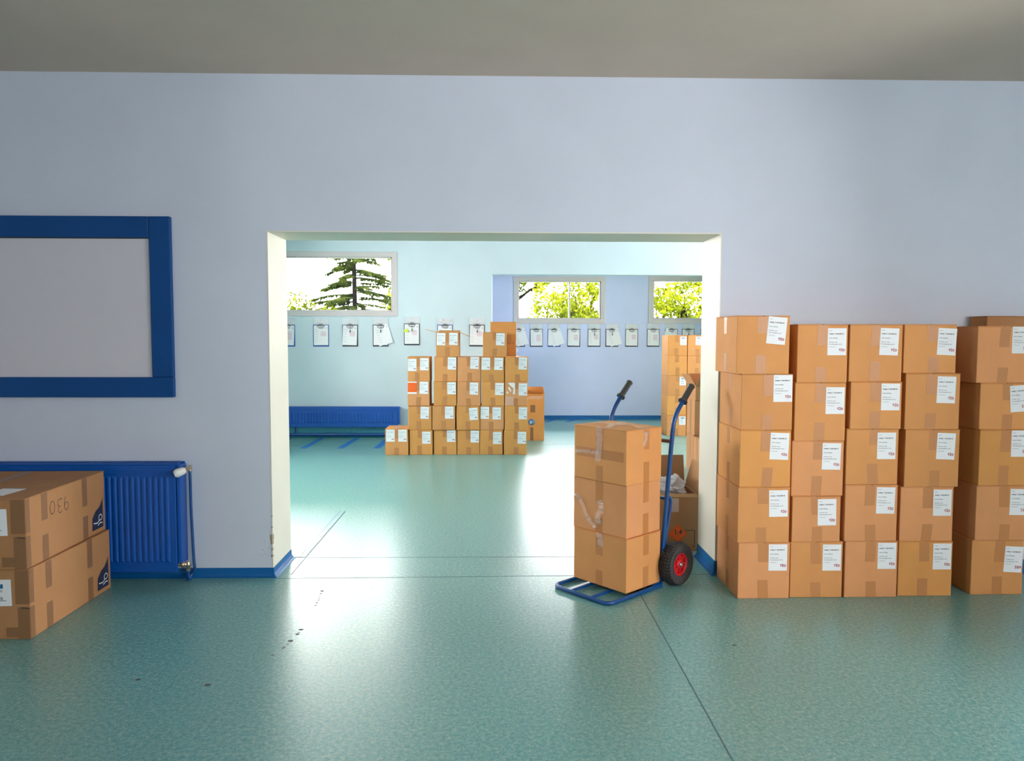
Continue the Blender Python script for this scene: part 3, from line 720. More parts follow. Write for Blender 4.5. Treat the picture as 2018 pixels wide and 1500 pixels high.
def open_carton(name, label, x0, x1, yf, depth, z0, z1, flaps, m_='card', group=None, rz=0., labels=(), hand=None, tapes=True, seed=0):
    w, h = x1 - x0, z1 - z0
    fc = Vector(((x0 + x1) / 2, yf, z0)); loc = fc + Vector((-math.sin(rz), math.cos(rz), 0)) * depth / 2
    t = thing(name, label, 'box', loc, rz, group); dims = (w, depth, h)
    mb = MB(); open_case(mb, w, depth, h); mb.build('case', M[m_], t)
    for side, ang, ln in flaps:           # ang 0 = lying outwards, 90 = straight up, 180 = folded in
        mb = MB(); A, B = w / 2, depth / 2; c_, s_ = math.cos(R(ang)), math.sin(R(ang))
        if side == 'left': flap(mb, (-A, -B, h), (-A, B, h), (-c_, 0, s_), ln)
        if side == 'right': flap(mb, (A, -B, h), (A, B, h), (c_, 0, s_), ln)
        if side == 'front': flap(mb, (-A, -B, h), (A, -B, h), (0, -c_, s_), ln)
        if side == 'back': flap(mb, (-A, B, h), (A, B, h), (0, c_, s_), ln)
        mb.build('flap', M[m_], t)
    if tapes: tape_piece(t, dims, 'front', 0, .004, .12); tape_piece(t, dims, 'front', 0.005, h - .13, h - .004)
    for (lx, lz, tl) in labels: add_label(t, dims, 'front', lx, lz, tl, hand)
    return t, dims
# two boxes on top of the far stack and the ones behind it
zt2 = at_y(880, qy(256), FY).z
x0, x1 = at_y(qx(560), 680, FY).x, at_y(qx(770), 680, FY).x
L_ = []
for X, Y in ((606, 322), (720, 320)):
    p = at_y(qx(X), qy(Y), FY); L_.append((p.x - (x0 + x1) / 2, p.z - fz[4], R(1)))
open_carton('cardboard_box', 'open box with spread flaps standing on top of the far stack', x0, x1, FY + .005, .36, fz[4] + .001, zt2, [('left', 12, .135), ('right', -22, .135), ('front', -85, .012), ('back', 10, .13)], 'card', 'labelled boxes in the far stepped stack', labels=L_, hand=hand180)
x0, x1 = at_y(qx(993), 680, FY).x, at_y(qx(1212), 680, FY).x; p = at_y(qx(1154), qy(322), FY)
carton('cardboard_box', 'closed box on top of the far stack in front of a taller carton', x0, x1, FY + .01, .34, fz[4], zt2, seed=310, m_='card', group='labelled boxes in the far stepped stack', labels=[(p.x - (x0 + x1) / 2, p.z - fz[4], R(2))], hand=hand180)
YB = FY + .39
zb = [0, fz[1], fz[2], fz[3], fz[4]]
x0, x1 = at_y(qx(1062), 670, YB).x, at_y(qx(1300), 670, YB).x
for r_ in range(4):
    carton('cardboard_box', '%s plain box hidden in the back row of the far stack' % FROW[r_], x0, x1 + .035, YB, .38, zb[r_], zb[r_ + 1], seed=320 + r_, m_='card', group='back row boxes of the far stack')
t, dims = carton('cardboard_box', 'taller gold-brown carton rising behind the closed top box of the far stack', x0, x1, YB + .01, .34, fz[4] + .001, at_y(1000, qy(160), YB).z, seed=330, m_='card_gold', tapes=False)
h = dims[2]; tape_piece(t, dims, 'front', .06, h * .34, h * .62, .09, 'tape')
mb = MB(); mb.lathe([(0, .006), (0, .009), (.001, .009), (.001, .006)], Matrix.Translation(Vector((dims[0] / 2 - .04, -dims[1] / 2 - .0005, h * .38))) @ Matrix.Rotation(R(90), 4, 'X'), 20); mb.build('ring_mark', M['ink'], t)
mb = MB(); rnd = random.Random(5); pts = [Vector((dims[0] / 2 + .006 + rnd.uniform(-.006, .012), -dims[1] / 2 + rnd.uniform(-.008, .01), h - i * h / 18)) for i in range(17)]
mb.ribbon(pts, .03, [Vector((rnd.uniform(.4, 1), rnd.uniform(-.8, .8), rnd.uniform(-.4, .4))).normalized() for _ in pts]); mb.build('loose_tape', M['tape_clear'], t)
# tall carton beside the stack
TY = 10.36; x1 = at_y(1072.5, 820, TY).x; zt3 = at_y(1060, 766, TY).z
t, dims = open_carton('cardboard_box', 'tall open carton with a round dark logo standing beside the far stack', x1 - .44, x1, TY, .40, 0, zt3 - .09, [('front', 92, .012), ('right', 100, .10), ('back', 88, .09), ('left', 95, .09)], 'card_gold', tapes=False)
h = dims[2]
def loc_on(u, v): p = at_y(u, v, TY); return p.x - (x1 - .22), p.z
ax, az = loc_on(1047.5, 832)
mb = MB(); mb.lathe([(0, .001), (0, .047), (.0006, .047), (.0006, .001)], Matrix.Translation(Vector((ax, -.2003, az))) @ Matrix.Rotation(R(90), 4, 'X'), 28); lg = mb.build('round_logo', M['blue_ink'], t)
mb = MB()
for q, e in ((-.02, .028), (0, .028), (.02, .012)): mb.box(ax + q - .003, ax + q + .004, -.2016, -.2008, az - e, az + e * .8)
mb.box(ax - .02, ax + .0, -.2016, -.2008, az - .003, az + .004); mb.build('logo_bars', M['paper'], lg)
a1, z_1 = loc_on(1050, 806); tape_piece(t, dims, 'front', a1, z_1 - .05, z_1 + .055, .07, 'tape_dark')
a1, z_1 = loc_on(1048, 858); tape_piece(t, dims, 'front', a1, .004, .19, .045, 'tape_dark')
mb = MB(); rnd = random.Random(8); pts = [Vector((-.2 + i * .025, -.203 - rnd.uniform(0, .006), h - .04 + rnd.uniform(-.012, .012))) for i in range(17)]
mb.ribbon(pts, .045, [Vector((rnd.uniform(-.3, .3), 0, 1)).normalized() for _ in pts]); mb.build('loose_tape', M['tape_clear'], t)

# cartons behind the doorway jamb on the right
RY = 10.85
vz = [858.5, 818, 780, 740, 700.5, 660.5]
rzs = [at_y(1330, v, RY).z for v in vz]; rzs[0] = 0
def wlabel(a, b, t, dims):
    l = link('label', label_small, t); on_face(l, dims, 'front', a, b, 0, .0008); link('barcode', bar_small, l, (0, -.0012, 0)); return l
label_small = sheet_mesh('label', .095, .125, M['paper'])
mb = MB()
for i in range(16):
    xx = -.03 + i * .004; mb.box(xx, xx + random.choice([.0012, .0024]), -.0003, 0, .028, .052)
for z in (.005, -.012, -.035): mb.box(-.03, random.uniform(.0, .03), -.0003, 0, z, z + .004)
bar_small = mb.mesh('barcode'); bar_small.materials.append(M['blue_ink'])
xa0, xa1 = at_y(1315.5, 760, RY).x, at_y(1353, 760, RY).x
for r_ in range(5):
    t, dims = carton('cardboard_box', '%s box of the tall far column that shows its side to the doorway' % ROWN[r_], xa0, xa1, RY + random.uniform(-.006, .006), .40, rzs[r_], rzs[r_ + 1], seed=400 + r_, m_=random.choice(['card', 'card_gold']), group='boxes in the tall far column', left_tape=True)
    if r_ != 3: wlabel(.085, dims[2] - .085, t, dims)
xb0 = at_y(1354.5, 760, RY).x
for r_ in range(5):
    t, dims = carton('cardboard_box', '%s box of the far column half hidden by the doorway jamb' % ROWN[r_], xb0, xb0 + (xa1 - xa0), RY + .01, .40, rzs[r_], rzs[r_ + 1], seed=410 + r_, m_=random.choice(['card', 'card_gold']), group='boxes in the far column by the jamb')
    if r_ == 4: wlabel(.02, dims[2] - .085, t, dims)
# nearer column just behind the jamb
q0 = at_z(1352, 921); CX, CY = q0.x, q0.y
CYn = CY - .58
cz1 = at_y(1352, 851, CY).z; cz2 = at_y(1352, 784, CY).z; cz3 = at_y(1353, 757, CY).z
def side_carton(label, y0, y1, z0, z1, seed, w=.42, m_='card'):
    t, dims = carton('cardboard_box', label, CX, CX + w, y0, y1 - y0, z0, z1, seed=seed, m_=m_, group='boxes behind the doorway jamb', tapes=True)
    tape_piece(t, dims, 'left', 0, .004, dims[2] - .004, .05)
    return t, dims
side_carton('bottom carton behind the jamb, farther from the doorway', CY - .29, CY, 0, cz1, 430, m_='card_warm')
side_carton('bottom carton behind the jamb, nearer the doorway', CYn, CY - .295, 0, cz1 - .01, 431, m_='card_warm')
t, dims = side_carton('upper carton behind the jamb with a shaded front', CY - .32, CY, cz1, cz2, 432, m_='card_warm')
mb = MB(); mb.lathe([(0, .001), (0, .012), (.0006, .012), (.0006, .001)], Matrix.Translation(Vector((-.11, -dims[1] / 2 - .0008, dims[2] * .35))) @ Matrix.Rotation(R(90), 4, 'X'), 18); mb.build('orange_dot', M['orange'], t)
open_carton('cardboard_box', 'open shallow carton with raised flaps above the hand truck handle', CX, CX + .40, CY - .34, .34, cz2, cz3, [('left', 60, .14), ('front', 40, .13), ('right', 70, .13), ('back', 85, .12)], 'card_warm', tapes=False)

# open hazard carton with the bag
GY = 4.97; gx1 = at_y(1381.5, 1030, GY).x; gz = at_y(1340, 981, GY).z
GW, GD = .60, .46
t, dims = open_carton('cardboard_box', 'open carton with an orange 1.4 hazard diamond behind the hand truck wheel', gx1 - GW, gx1, GY, GD, 0, gz, [('back', 84, .22), ('right', 74, .20), ('front', 178, .10), ('left', 100, .2)], 'card_brown', tapes=False)
def gl(u, v): p = at_y(u, v, GY); return p.x - (gx1 - GW / 2), p.z
a1, z_1 = gl(1335.5, 1052)
mb = MB(); s_ = .068; yy = -GD / 2 - .0008
mb.add([(a1 - s_, yy, z_1), (a1, yy, z_1 - s_), (a1 + s_, yy, z_1), (a1, yy, z_1 + s_)], [(0, 1, 2, 3)]); hz = mb.build('hazard_diamond', M['orange'], t)
mb = MB(); s2, s3 = .060, .0578; y2 = yy - .0006
o4 = [(-1, 0), (0, -1), (1, 0), (0, 1)]
vs = [(a1 + p * s2, y2, z_1 + q * s2) for p, q in o4] + [(a1 + p * s3, y2, z_1 + q * s3) for p, q in o4]
mb.add(vs, [(i, (i + 1) % 4, 4 + (i + 1) % 4, 4 + i) for i in range(4)]); add_text(mb, '1.4', a1 + .002, z_1 - .004, .047, 'CENTER', .0008, y=y2); mb.build('hazard_print', M['ink'], hz)
mb = MB(); b0, c0_ = gl(1350, 1045); b1, c1_ = gl(1369, 1077)
yq = -GD / 2 - .0007
mb.box(b0, b1, yq, yq + .0004, c0_ - .004, c0_); mb.box(b1 - .005, b1, yq, yq + .0004, c1_, c0_); mb.box(b1 - .02, b1, yq, yq + .0004, c1_ - .003, c1_ + .001); mb.build('corner_mark', M['ink'], t)
tape_piece(t, dims, 'front', gl(1346, 0)[0], gz - .10, gz - .003, .05, 'tape_clear')
bm = bmesh.new(); bmesh.ops.create_icosphere(bm, subdivisions=5, radius=1)
for v in bm.verts:
    p = v.co.copy(); n1 = noise.noise(p * 1.6 + Vector((3, 1, 7))); n2 = noise.noise(p * 4.5); n3 = abs(noise.noise(p * 9 + Vector((5, 2, 1))))
    v.co = p * (1 + .45 * n1 + .22 * n2 - .16 * n3); v.co.x *= .15; v.co.y *= .095; v.co.z *= .08
    if v.co.z > .03 and v.co.x > .06: v.co.z *= 1.35
bag = MB(); bag.bm(bm, sm=True)
pb = at_y(1341, 960, GY + .2)
tag(bag.build('plastic_bag', M['bag'], loc=(gx1 - .185, GY + .28, gz + .012)), 'crumpled clear plastic bag lying in the open hazard carton', 'bag')

# two big cartons at the left
LX, LY, LDp = -2.258, 3.545, .745
z1_, z2_ = .345, .691
def big_carton(label, x1, yf, z0, z1, seed, rz=0.):
    w, h, d = .80, z1 - z0, LDp
    t = thing('cardboard_box', label, 'box', (x1 - w / 2, yf + d / 2, z0), rz, None); dims = (w, d, h)
    carton_body(w, d, h, seed, 'x').build('case', M['card_brown'], t)
    R_ = 'right'
    for a, zz0, zz1 in ((-.215, h - .14, h - .002), (-.215, .002, .13), (.16, h - .16, h - .002), (.16, .002, .13)):
        tape_piece(t, dims, R_, a, zz0, zz1, .05, 'tape_dark')
    tape_piece(t, dims, 'front', w / 2 - .035, h - .17, h - .002, .065, 'tape_dark'); tape_piece(t, dims, R_, -d / 2 + .018, h - .17, h - .002, .036, 'tape_dark')
    tape_piece(t, dims, 'front', w / 2 - .03, .002, .16, .055, 'tape_dark'); tape_piece(t, dims, R_, -d / 2 + .018, .002, .16, .036, 'tape_dark'); tape_piece(t, dims, 'front', w / 2 - .08, .012, .06, .07, 'tape_dark', off=.0012)
    tape_piece(t, dims, 'top', .0, .006, d - .006, .05, 'tape_dark')
    # shipping label on the front
    l = link('shipping_label', sheet_mesh('shipping_label', .20, .13, M['paper']), t); on_face(l, dims, 'front', w / 2 - .185, h - .115, R(-1), .0009)
    mb = MB(); mb.add([(-.09, -.0012, .022), (.062, -.0012, .022), (.062, -.0012, .043), (-.09, -.0012, .043)], [(0, 1, 2, 3)]); mb.build('blue_band', M['blue_ink'], l)
    mb = MB(); stroke(mb, [(-.03, .026), (.0, .034), (.02, .030), (.05, .040)], .004, y=-.0016); mb.build('band_logo', M['paper'], l)
    mb = MB(); add_text(mb, 'NR. 735 9502 002', -.06, .004, .016, y=-.0012); add_text(mb, 'Si', .046, -.034, .020, y=-.0012, bold=.0004); mb.box(.0, .075, -.0014, -.0012, -.040, -.0375); mb.build('print', M['ink'], l)
    mb = MB(); mb.add([(-.05 + .028 * math.cos(i), -.0012, -.028 + .012 * math.sin(i)) for i in [k_ * .5236 for k_ in range(12)]], [tuple(range(12))]); stroke(mb, [(-.03, -.03), (.02, -.024), (.04, -.033)], .006, y=-.0012); mb.build('green_mark', M['green_ink'], l)
    # handling symbols
    s = MB()
    def sy(p): return [(q[0], q[1]) for q in p]
    stroke(s, [(-.055, -.05), (.055, -.05), (.055, .045), (-.055, .045), (-.055, -.05)], .0015)
    s.add([(-.028 + .022 * math.cos(R(a)), -.0001, .0 + .022 * math.sin(R(a))) for a in range(0, 181, 15)], [tuple(range(13))]); stroke(s, [(-.028, 0), (-.028, -.032)], .002)
    for ax_ in (.014, .036): stroke(s, [(ax_, -.028), (ax_, .022)], .004); s.add([(ax_ - .010, -.0001, .018), (ax_ + .010, -.0001, .018), (ax_, -.0001, .034)], [(0, 1, 2)])
    stroke(s, [(.002, -.036), (.048, -.036)], .003)
    o = s.build('handling_symbols', M['navy_ink'], t); on_face(o, dims, R_, -d / 2 + .082, .075, 0, .001); o.matrix_local = o.matrix_local @ Matrix.Scale(.8, 4)
    # dark corner emblem
    s = MB(); s.add([(.06, 0, .11), (.045, 0, .085), (.02, 0, .06), (-.02, 0, .045), (-.055, 0, .01), (-.06, 0, -.06), (.06, 0, -.06)], [tuple(range(7))])
    o = s.build('corner_emblem', M['navy_ink'], t); on_face(o, dims, R_, d / 2 - .085, .085, 0, .0008)
    s = MB(); stroke(s, arc(.03, .0, .018, .016, 0, 360), .005, y=-.0005); stroke(s, [(-.045, -.02), (-.005, -.026), (.02, -.014)], .006, y=-.0005); stroke(s, [(.0, -.04), (.03, -.03), (.05, -.036)], .006, y=-.0005); s.build('emblem_mark', M['tag_paper'], o)
    s = MB(); s.box(-.02, .02, -.0002, 0, -.002, .002); o = s.build('pen_mark', M['ink'], t); on_face(o, dims, 'front', w / 2 - .02, h - .19, R(4), .0012)
    return t, dims
t, dims = big_carton('lower of two large brown cartons in front of the near radiator, on the floor', LX, LY, 0, z1_, 500)
t, dims = big_carton('upper of two large brown cartons by the near radiator, marked 930 upside down', LX - .012, LY - .012, z1_ + .0015, z2_, 501, R(1.2))
mb = MB(); kk = .075
stroke(mb, arc(.27, .68, .24, .28, 0, 360, 18) , .0032, -.09, -.04, kk); stroke(mb, [(.51, .7), (.52, .4), (.35, -.05)], .0032, -.09, -.04, kk)
stroke(mb, arc(.25, .74, .24, .24, 150, -80) + arc(.22, .26, .3, .26, 85, -150), .0032, -.03, -.04, kk); stroke(mb, arc(.3, .42, .28, .44, 80, 440, 20), .0032, .035, -.04, kk)
o = mb.build('handwriting', M['ink'], t); on_face(o, dims, 'right', -.09, z2_ - z1_ - .105, R(180), .0008)
l = link('top_label', sheet_mesh('top_label', .12, .16, M['paper']), t); on_face(l, dims, 'top', dims[0] / 2 - .2, .16, R(6), .0008)

# ------------------------------------------------------------------ hand truck with three boxes
ANG = R(-49.0)                                   # axle direction
ax_d = Vector((math.cos(ANG), math.sin(ANG), 0)); bk = Vector((-ax_d.y, ax_d.x, 0))     # bk points to the back of the truck
Bc = at_z(1233.5, 1171.5, .028)                  # near front corner of the lowest box
BW, BD = .40, .315
base = Bc - ax_d * BW / 2 + bk * BD              # middle of the back line, on the floor
base.z = 0
# local frame: x = axle (towards the near wheel), y = backwards, z up
t = thing('hand_truck', 'blue two-wheeled hand truck carrying three cardboard boxes in the doorway', 'hand truck', base, ANG)
HWd, HWb = .235, .188; tr = .0135
inv = Matrix.Rotation(-ANG, 4, 'Z') @ Matrix.Translation(-base)
by0 = .018; WR = .13; wy = by0 + .08
for sgn in (1, -1):
    pts = smooth_path([(sgn * HWb, by0, .03), (sgn * (HWb + .011), by0 + .010, .25), (sgn * (HWb + .027), by0 + .026, .60), (sgn * (HWd - .002), by0 + .042, .93), (sgn * HWd, by0 + .052, .985), (sgn * HWd, by0 + .082, 1.035), (sgn * HWd, by0 + .132, 1.09), (sgn * HWd, by0 + .147, 1.105)], 6)
    mb = MB(); mb.tube(pts, tr, 14); mb.build('upright', M['truck_blue'], t)
    a = Vector((sgn * HWd, by0 + .132, 1.09)); d_ = (Vector((sgn * HWd, by0 + .147, 1.105)) - a).normalized()
    mb = MB(); prof = [a + d_ * s_ for s_ in (0, .004, .005, .010, .011)] ; rad = [.028, .028, .028, .028, .019]
    n = 22
    for i in range(n): prof.append(a + d_ * (.012 + i * .005)); rad.append(.0195 if i % 2 else .0175)
    prof += [a + d_ * .124, a + d_ * .128, a + d_ * .134]; rad += [.022, .022, .016]
    mb.tube(prof, rad, 16); mb.build('grip', M['grip'], t)
    # stair loop from the upright down to the axle
    mb = MB(); mb.tube(smooth_path([(sgn * (HWb + .02), by0 + .02, .50), (sgn * (HWb + .02), by0 + .035, .525), (sgn * (HWb + .02), by0 + .06, .52), (sgn * (HWb + .018), by0 + .068, .48), (sgn * (HWb + .014), by0 + .052, .37), (sgn * (HWb + .010), by0 + .034, .27), (sgn * (HWb + .006), by0 + .05, .15)], 7), .009, 12); mb.build('stair_loop', M['truck_blue'], t)
    mb = MB(); mb.bbox(sgn * HWb - .004, sgn * HWb + .004, by0 - .005, wy + .03, .095, .17, .003); mb.build('axle_bracket', M['truck_blue'], t)
for zz, mm in ((.86, 'reflector'), (.52, 'truck_blue'), (.20, 'truck_blue')):
    yy_ = by0 + .012 + (.033 if zz > .8 else .014 if zz > .4 else 0); mb = MB(); hx_ = HWb + .047 * zz - .004; mb.tube([(-hx_, yy_, zz), (hx_, yy_, zz)], .0105, 12); mb.build('crossbar', M[mm], t)
mb = MB(); mb.tube([(-HWb - .085, wy, WR), (HWb + .085, wy, WR)], .009, 12); mb.build('axle', M['steel'], t)
def tread(th, a_, r):
    if r < WR - .012: return 0
    k_ = th * 40 / (2 * math.pi) + abs(a_) * 30 + (.5 if abs(a_) < .013 else 0)
    g1 = 1 if (k_ % 1) < .62 else 0
    rib = 0 if .0115 < abs(a_) < .0165 else 1
    return (-.008 + .008 * g1 * rib)
for sgn in (1, -1):
    Mx = Matrix.Translation(Vector((sgn * (HWb + .056), wy, WR))) @ Matrix.Rotation(R(90) * sgn, 4, 'Y')
    prof = [(-.030, .062), (-.038, .075), (-.043, .095), (-.042, .108), (-.040, .118)]
    for i in range(17):
        a_ = -.036 + .072 * i / 16; prof.append((a_, WR - .012 * (abs(a_) / .036) ** 2.5 + .0))
    prof += [(.040, .118), (.042, .108), (.043, .095), (.038, .075), (.030, .062)]
    mb = MB(); mb.lathe(prof, Mx, 320, tread); wh = mb.build('wheel', M['rubber'], t)
    mb = MB(); mb.lathe([(-.03, .064), (-.026, .058), (-.012, .054), (.012, .054), (.026, .058), (.034, .066), (.031, .070), (.022, .062), (.0, .058), (-.026, .063)], Mx, 40)
    mb.lathe([(.012, .030), (.018, .032), (.020, .045), (.016, .056), (.010, .056), (.012, .045)], Mx, 40)
    mb.lathe([(.010, .012), (.034, .012), (.034, .022), (.026, .028), (.012, .034)], Mx, 32)
    for k_ in range(8):
        mb.bbox(.016, .058, -.0045, .0045, .008, .026, .0015, 1, Mx=Mx @ Matrix.Rotation(k_ * math.pi / 4, 4, 'Z'))
    mb.build('rim', M['red'], wh)
    mb = MB(); mb.lathe([(.028, .003), (.040, .003), (.041, .008), (.039, .0135), (.028, .0135)], Mx, 24); mb.build('hub', M['steel'], wh)
# toe: tubular grid
toe = BD + .165
mb = MB(); r_ = .0115; zt_ = r_ + .001; cr = .05; g = HWd - .025
pts = [(-g, .0, zt_), (-g, -toe + cr, zt_)] + [(-g + cr - cr * math.cos(R(a)), -toe + cr - cr * math.sin(R(a)), zt_) for a in range(15, 91, 15)] + [(g - cr + cr * math.sin(R(a)), -toe + cr - cr * math.cos(R(a)), zt_) for a in range(0, 91, 15)] + [(g, .0, zt_)]
mb.tube(pts, r_, 12)
for xx in (-.075, .075): mb.tube([(xx, -.02, zt_), (xx, -toe + .004, zt_)], r_ * .85, 12)
mb.tube([(-g, -.01, zt_), (g, -.01, zt_)], r_, 12)
mb.build('toe_frame', M['truck_blue'], t)
mb = MB(); q_ = HWb + .016; mb.bbox(-q_, q_, -.055, by0 + .012, .0235, .0285, .002); mb.bbox(-q_, q_, by0 + .008, by0 + .014, .0235, .10, .002); mb.bbox(q_ - .045, q_, -.075, .02, 0, .0235, .002); mb.bbox(-q_, -q_ + .045, -.075, .02, 0, .0235, .002)
mb.build('toe_plate', M['truck_blue'], t)
# boxes on it, nudged as in the photograph
TZ = .0292
levels = [TZ, TZ + .3085, TZ + .3085 + .305, TZ + .3085 * 2 + .308]
names = ['bottom box on the blue hand truck, with a short tape end on its side', 'middle box on the blue hand truck, with a loose tape tail', 'top box on the blue hand truck, with white tape crossed over its lid']
nudge = [(0, 0, 0), (-.010, .006, .3), (.006, -.010, -1.2)]
tb = []
for i in range(3):
    dx, dy, rr = nudge[i]
    c_ = base + ax_d * dx + bk * (-BD / 2 + dy)
    w, d, h = BW, BD, levels[i + 1] - levels[i]
    q = thing('cardboard_box', names[i], 'box', (c_.x, c_.y, levels[i]), ANG + R(rr), 'boxes on the hand truck'); dims = (w, d, h)
    carton_body(w, d, h, 600 + i, 'y', lip=.003).build('case', M[['card', 'card_warm', 'card'][i]], q)
    tape_piece(q, dims, 'front', 0, .003, .09, .05); tape_piece(q, dims, 'front', .0, h - .13, h - .004, .055)
    tape_piece(q, dims, 'right', .02, .003, .12, .05); tape_piece(q, dims, 'right', .02, h - .12, h - .004, .05)
    tb.append((q, dims))
def crinkle(q, pts, w, side, m_='tape_clear', seed=0, amp=.004, n=11, name='loose_tape'):
    rnd = random.Random(seed); P = smooth_path(pts, n); sd = Vector(side).normalized()
    P = [p + Vector((rnd.uniform(-1, 1), rnd.uniform(-1, 1), rnd.uniform(-1, 1))) * amp for p in P]
    sides = [(sd + Vector((rnd.uniform(-.5, .5), rnd.uniform(-.5, .5), rnd.uniform(-.5, .5))) * .45).normalized() for _ in P]
    mb = MB(); mb.ribbon(P, w, sides); mb.build(name, M[m_], q)
q, (w, d, h) = tb[2]
crinkle(q, [(-w / 2 + .12, d / 2 - .01, h + .004), (-.02, .02, h + .006), (.04, -d / 2 + .04, h + .004), (.06, -d / 2 - .004, h - .01)][::1], .035, (1, .3, 0), seed=2, amp=.0025)
crinkle(q, [(-w / 2 + .03, -.02, h + .005), (0, 0, h + .008), (w / 2 - .05, .02, h + .005), (w / 2 + .004, .04, h - .03)], .04, (.1, 1, 0), seed=3, amp=.0025)
crinkle(q, [(.0, .1, h + .005), (0, -.04, h + .006), (0, -d / 2 - .003, h - .002)], .05, (1, 0, 0), seed=4, amp=.002)
crinkle(q, [(.0, -d / 2 - .004, h - .002), (.005, -d / 2 - .006, h - .06), (.0, -d / 2 - .005, h - .13), (-.01, -d / 2 - .003, h - .2)], .045, (1, 0, 0), seed=5, amp=.003)
crinkle(q, [(-w / 2 + .01, -d / 2 - .002, h * .50), (-.09, -d / 2 - .003, h * .52), (.0, -d / 2 - .002, h * .53)], .02, (0, 0, 1), seed=6, amp=.002)
crinkle(q, [(w / 2 + .003, .0, h - .004), (w / 2 + .004, .01, h - .05), (w / 2 + .004, -.01, h - .1)], .03, (0, 1, 0), seed=7, amp=.003)
tape_piece(q, (w, d, h), 'front', .0, h * .42, h * .60, .36, 'tape')
q, (w, d, h) = tb[1]
crinkle(q, [(-w / 2 - .004, -d / 2 - .004, h * .60), (-w / 2 + .03, -d / 2 - .012, h * .63), (-w / 2 + .075, -d / 2 - .012, h * .52), (-w / 2 + .11, -d / 2 - .01, h * .3), (-w / 2 + .14, -d / 2 - .010, .06), (-.02, -d / 2 - .008, .025)], .028, (.8, 0, .6), seed=11, amp=.004)
crinkle(q, [(.01, -d / 2 - .005, h * .62), (.025, -d / 2 - .01, h * .5), (.0, -d / 2 - .008, h * .3), (.005, -d / 2 - .008, h * .2)], .04, (1, 0, 0), seed=12, amp=.006)
q, (w, d, h) = tb[0]
crinkle(q, [(.0, -d / 2 - .003, h - .002), (.01, -d / 2 - .005, h - .04), (.015, -d / 2 - .004, h - .075)], .045, (1, 0, 0), seed=14, amp=.002)

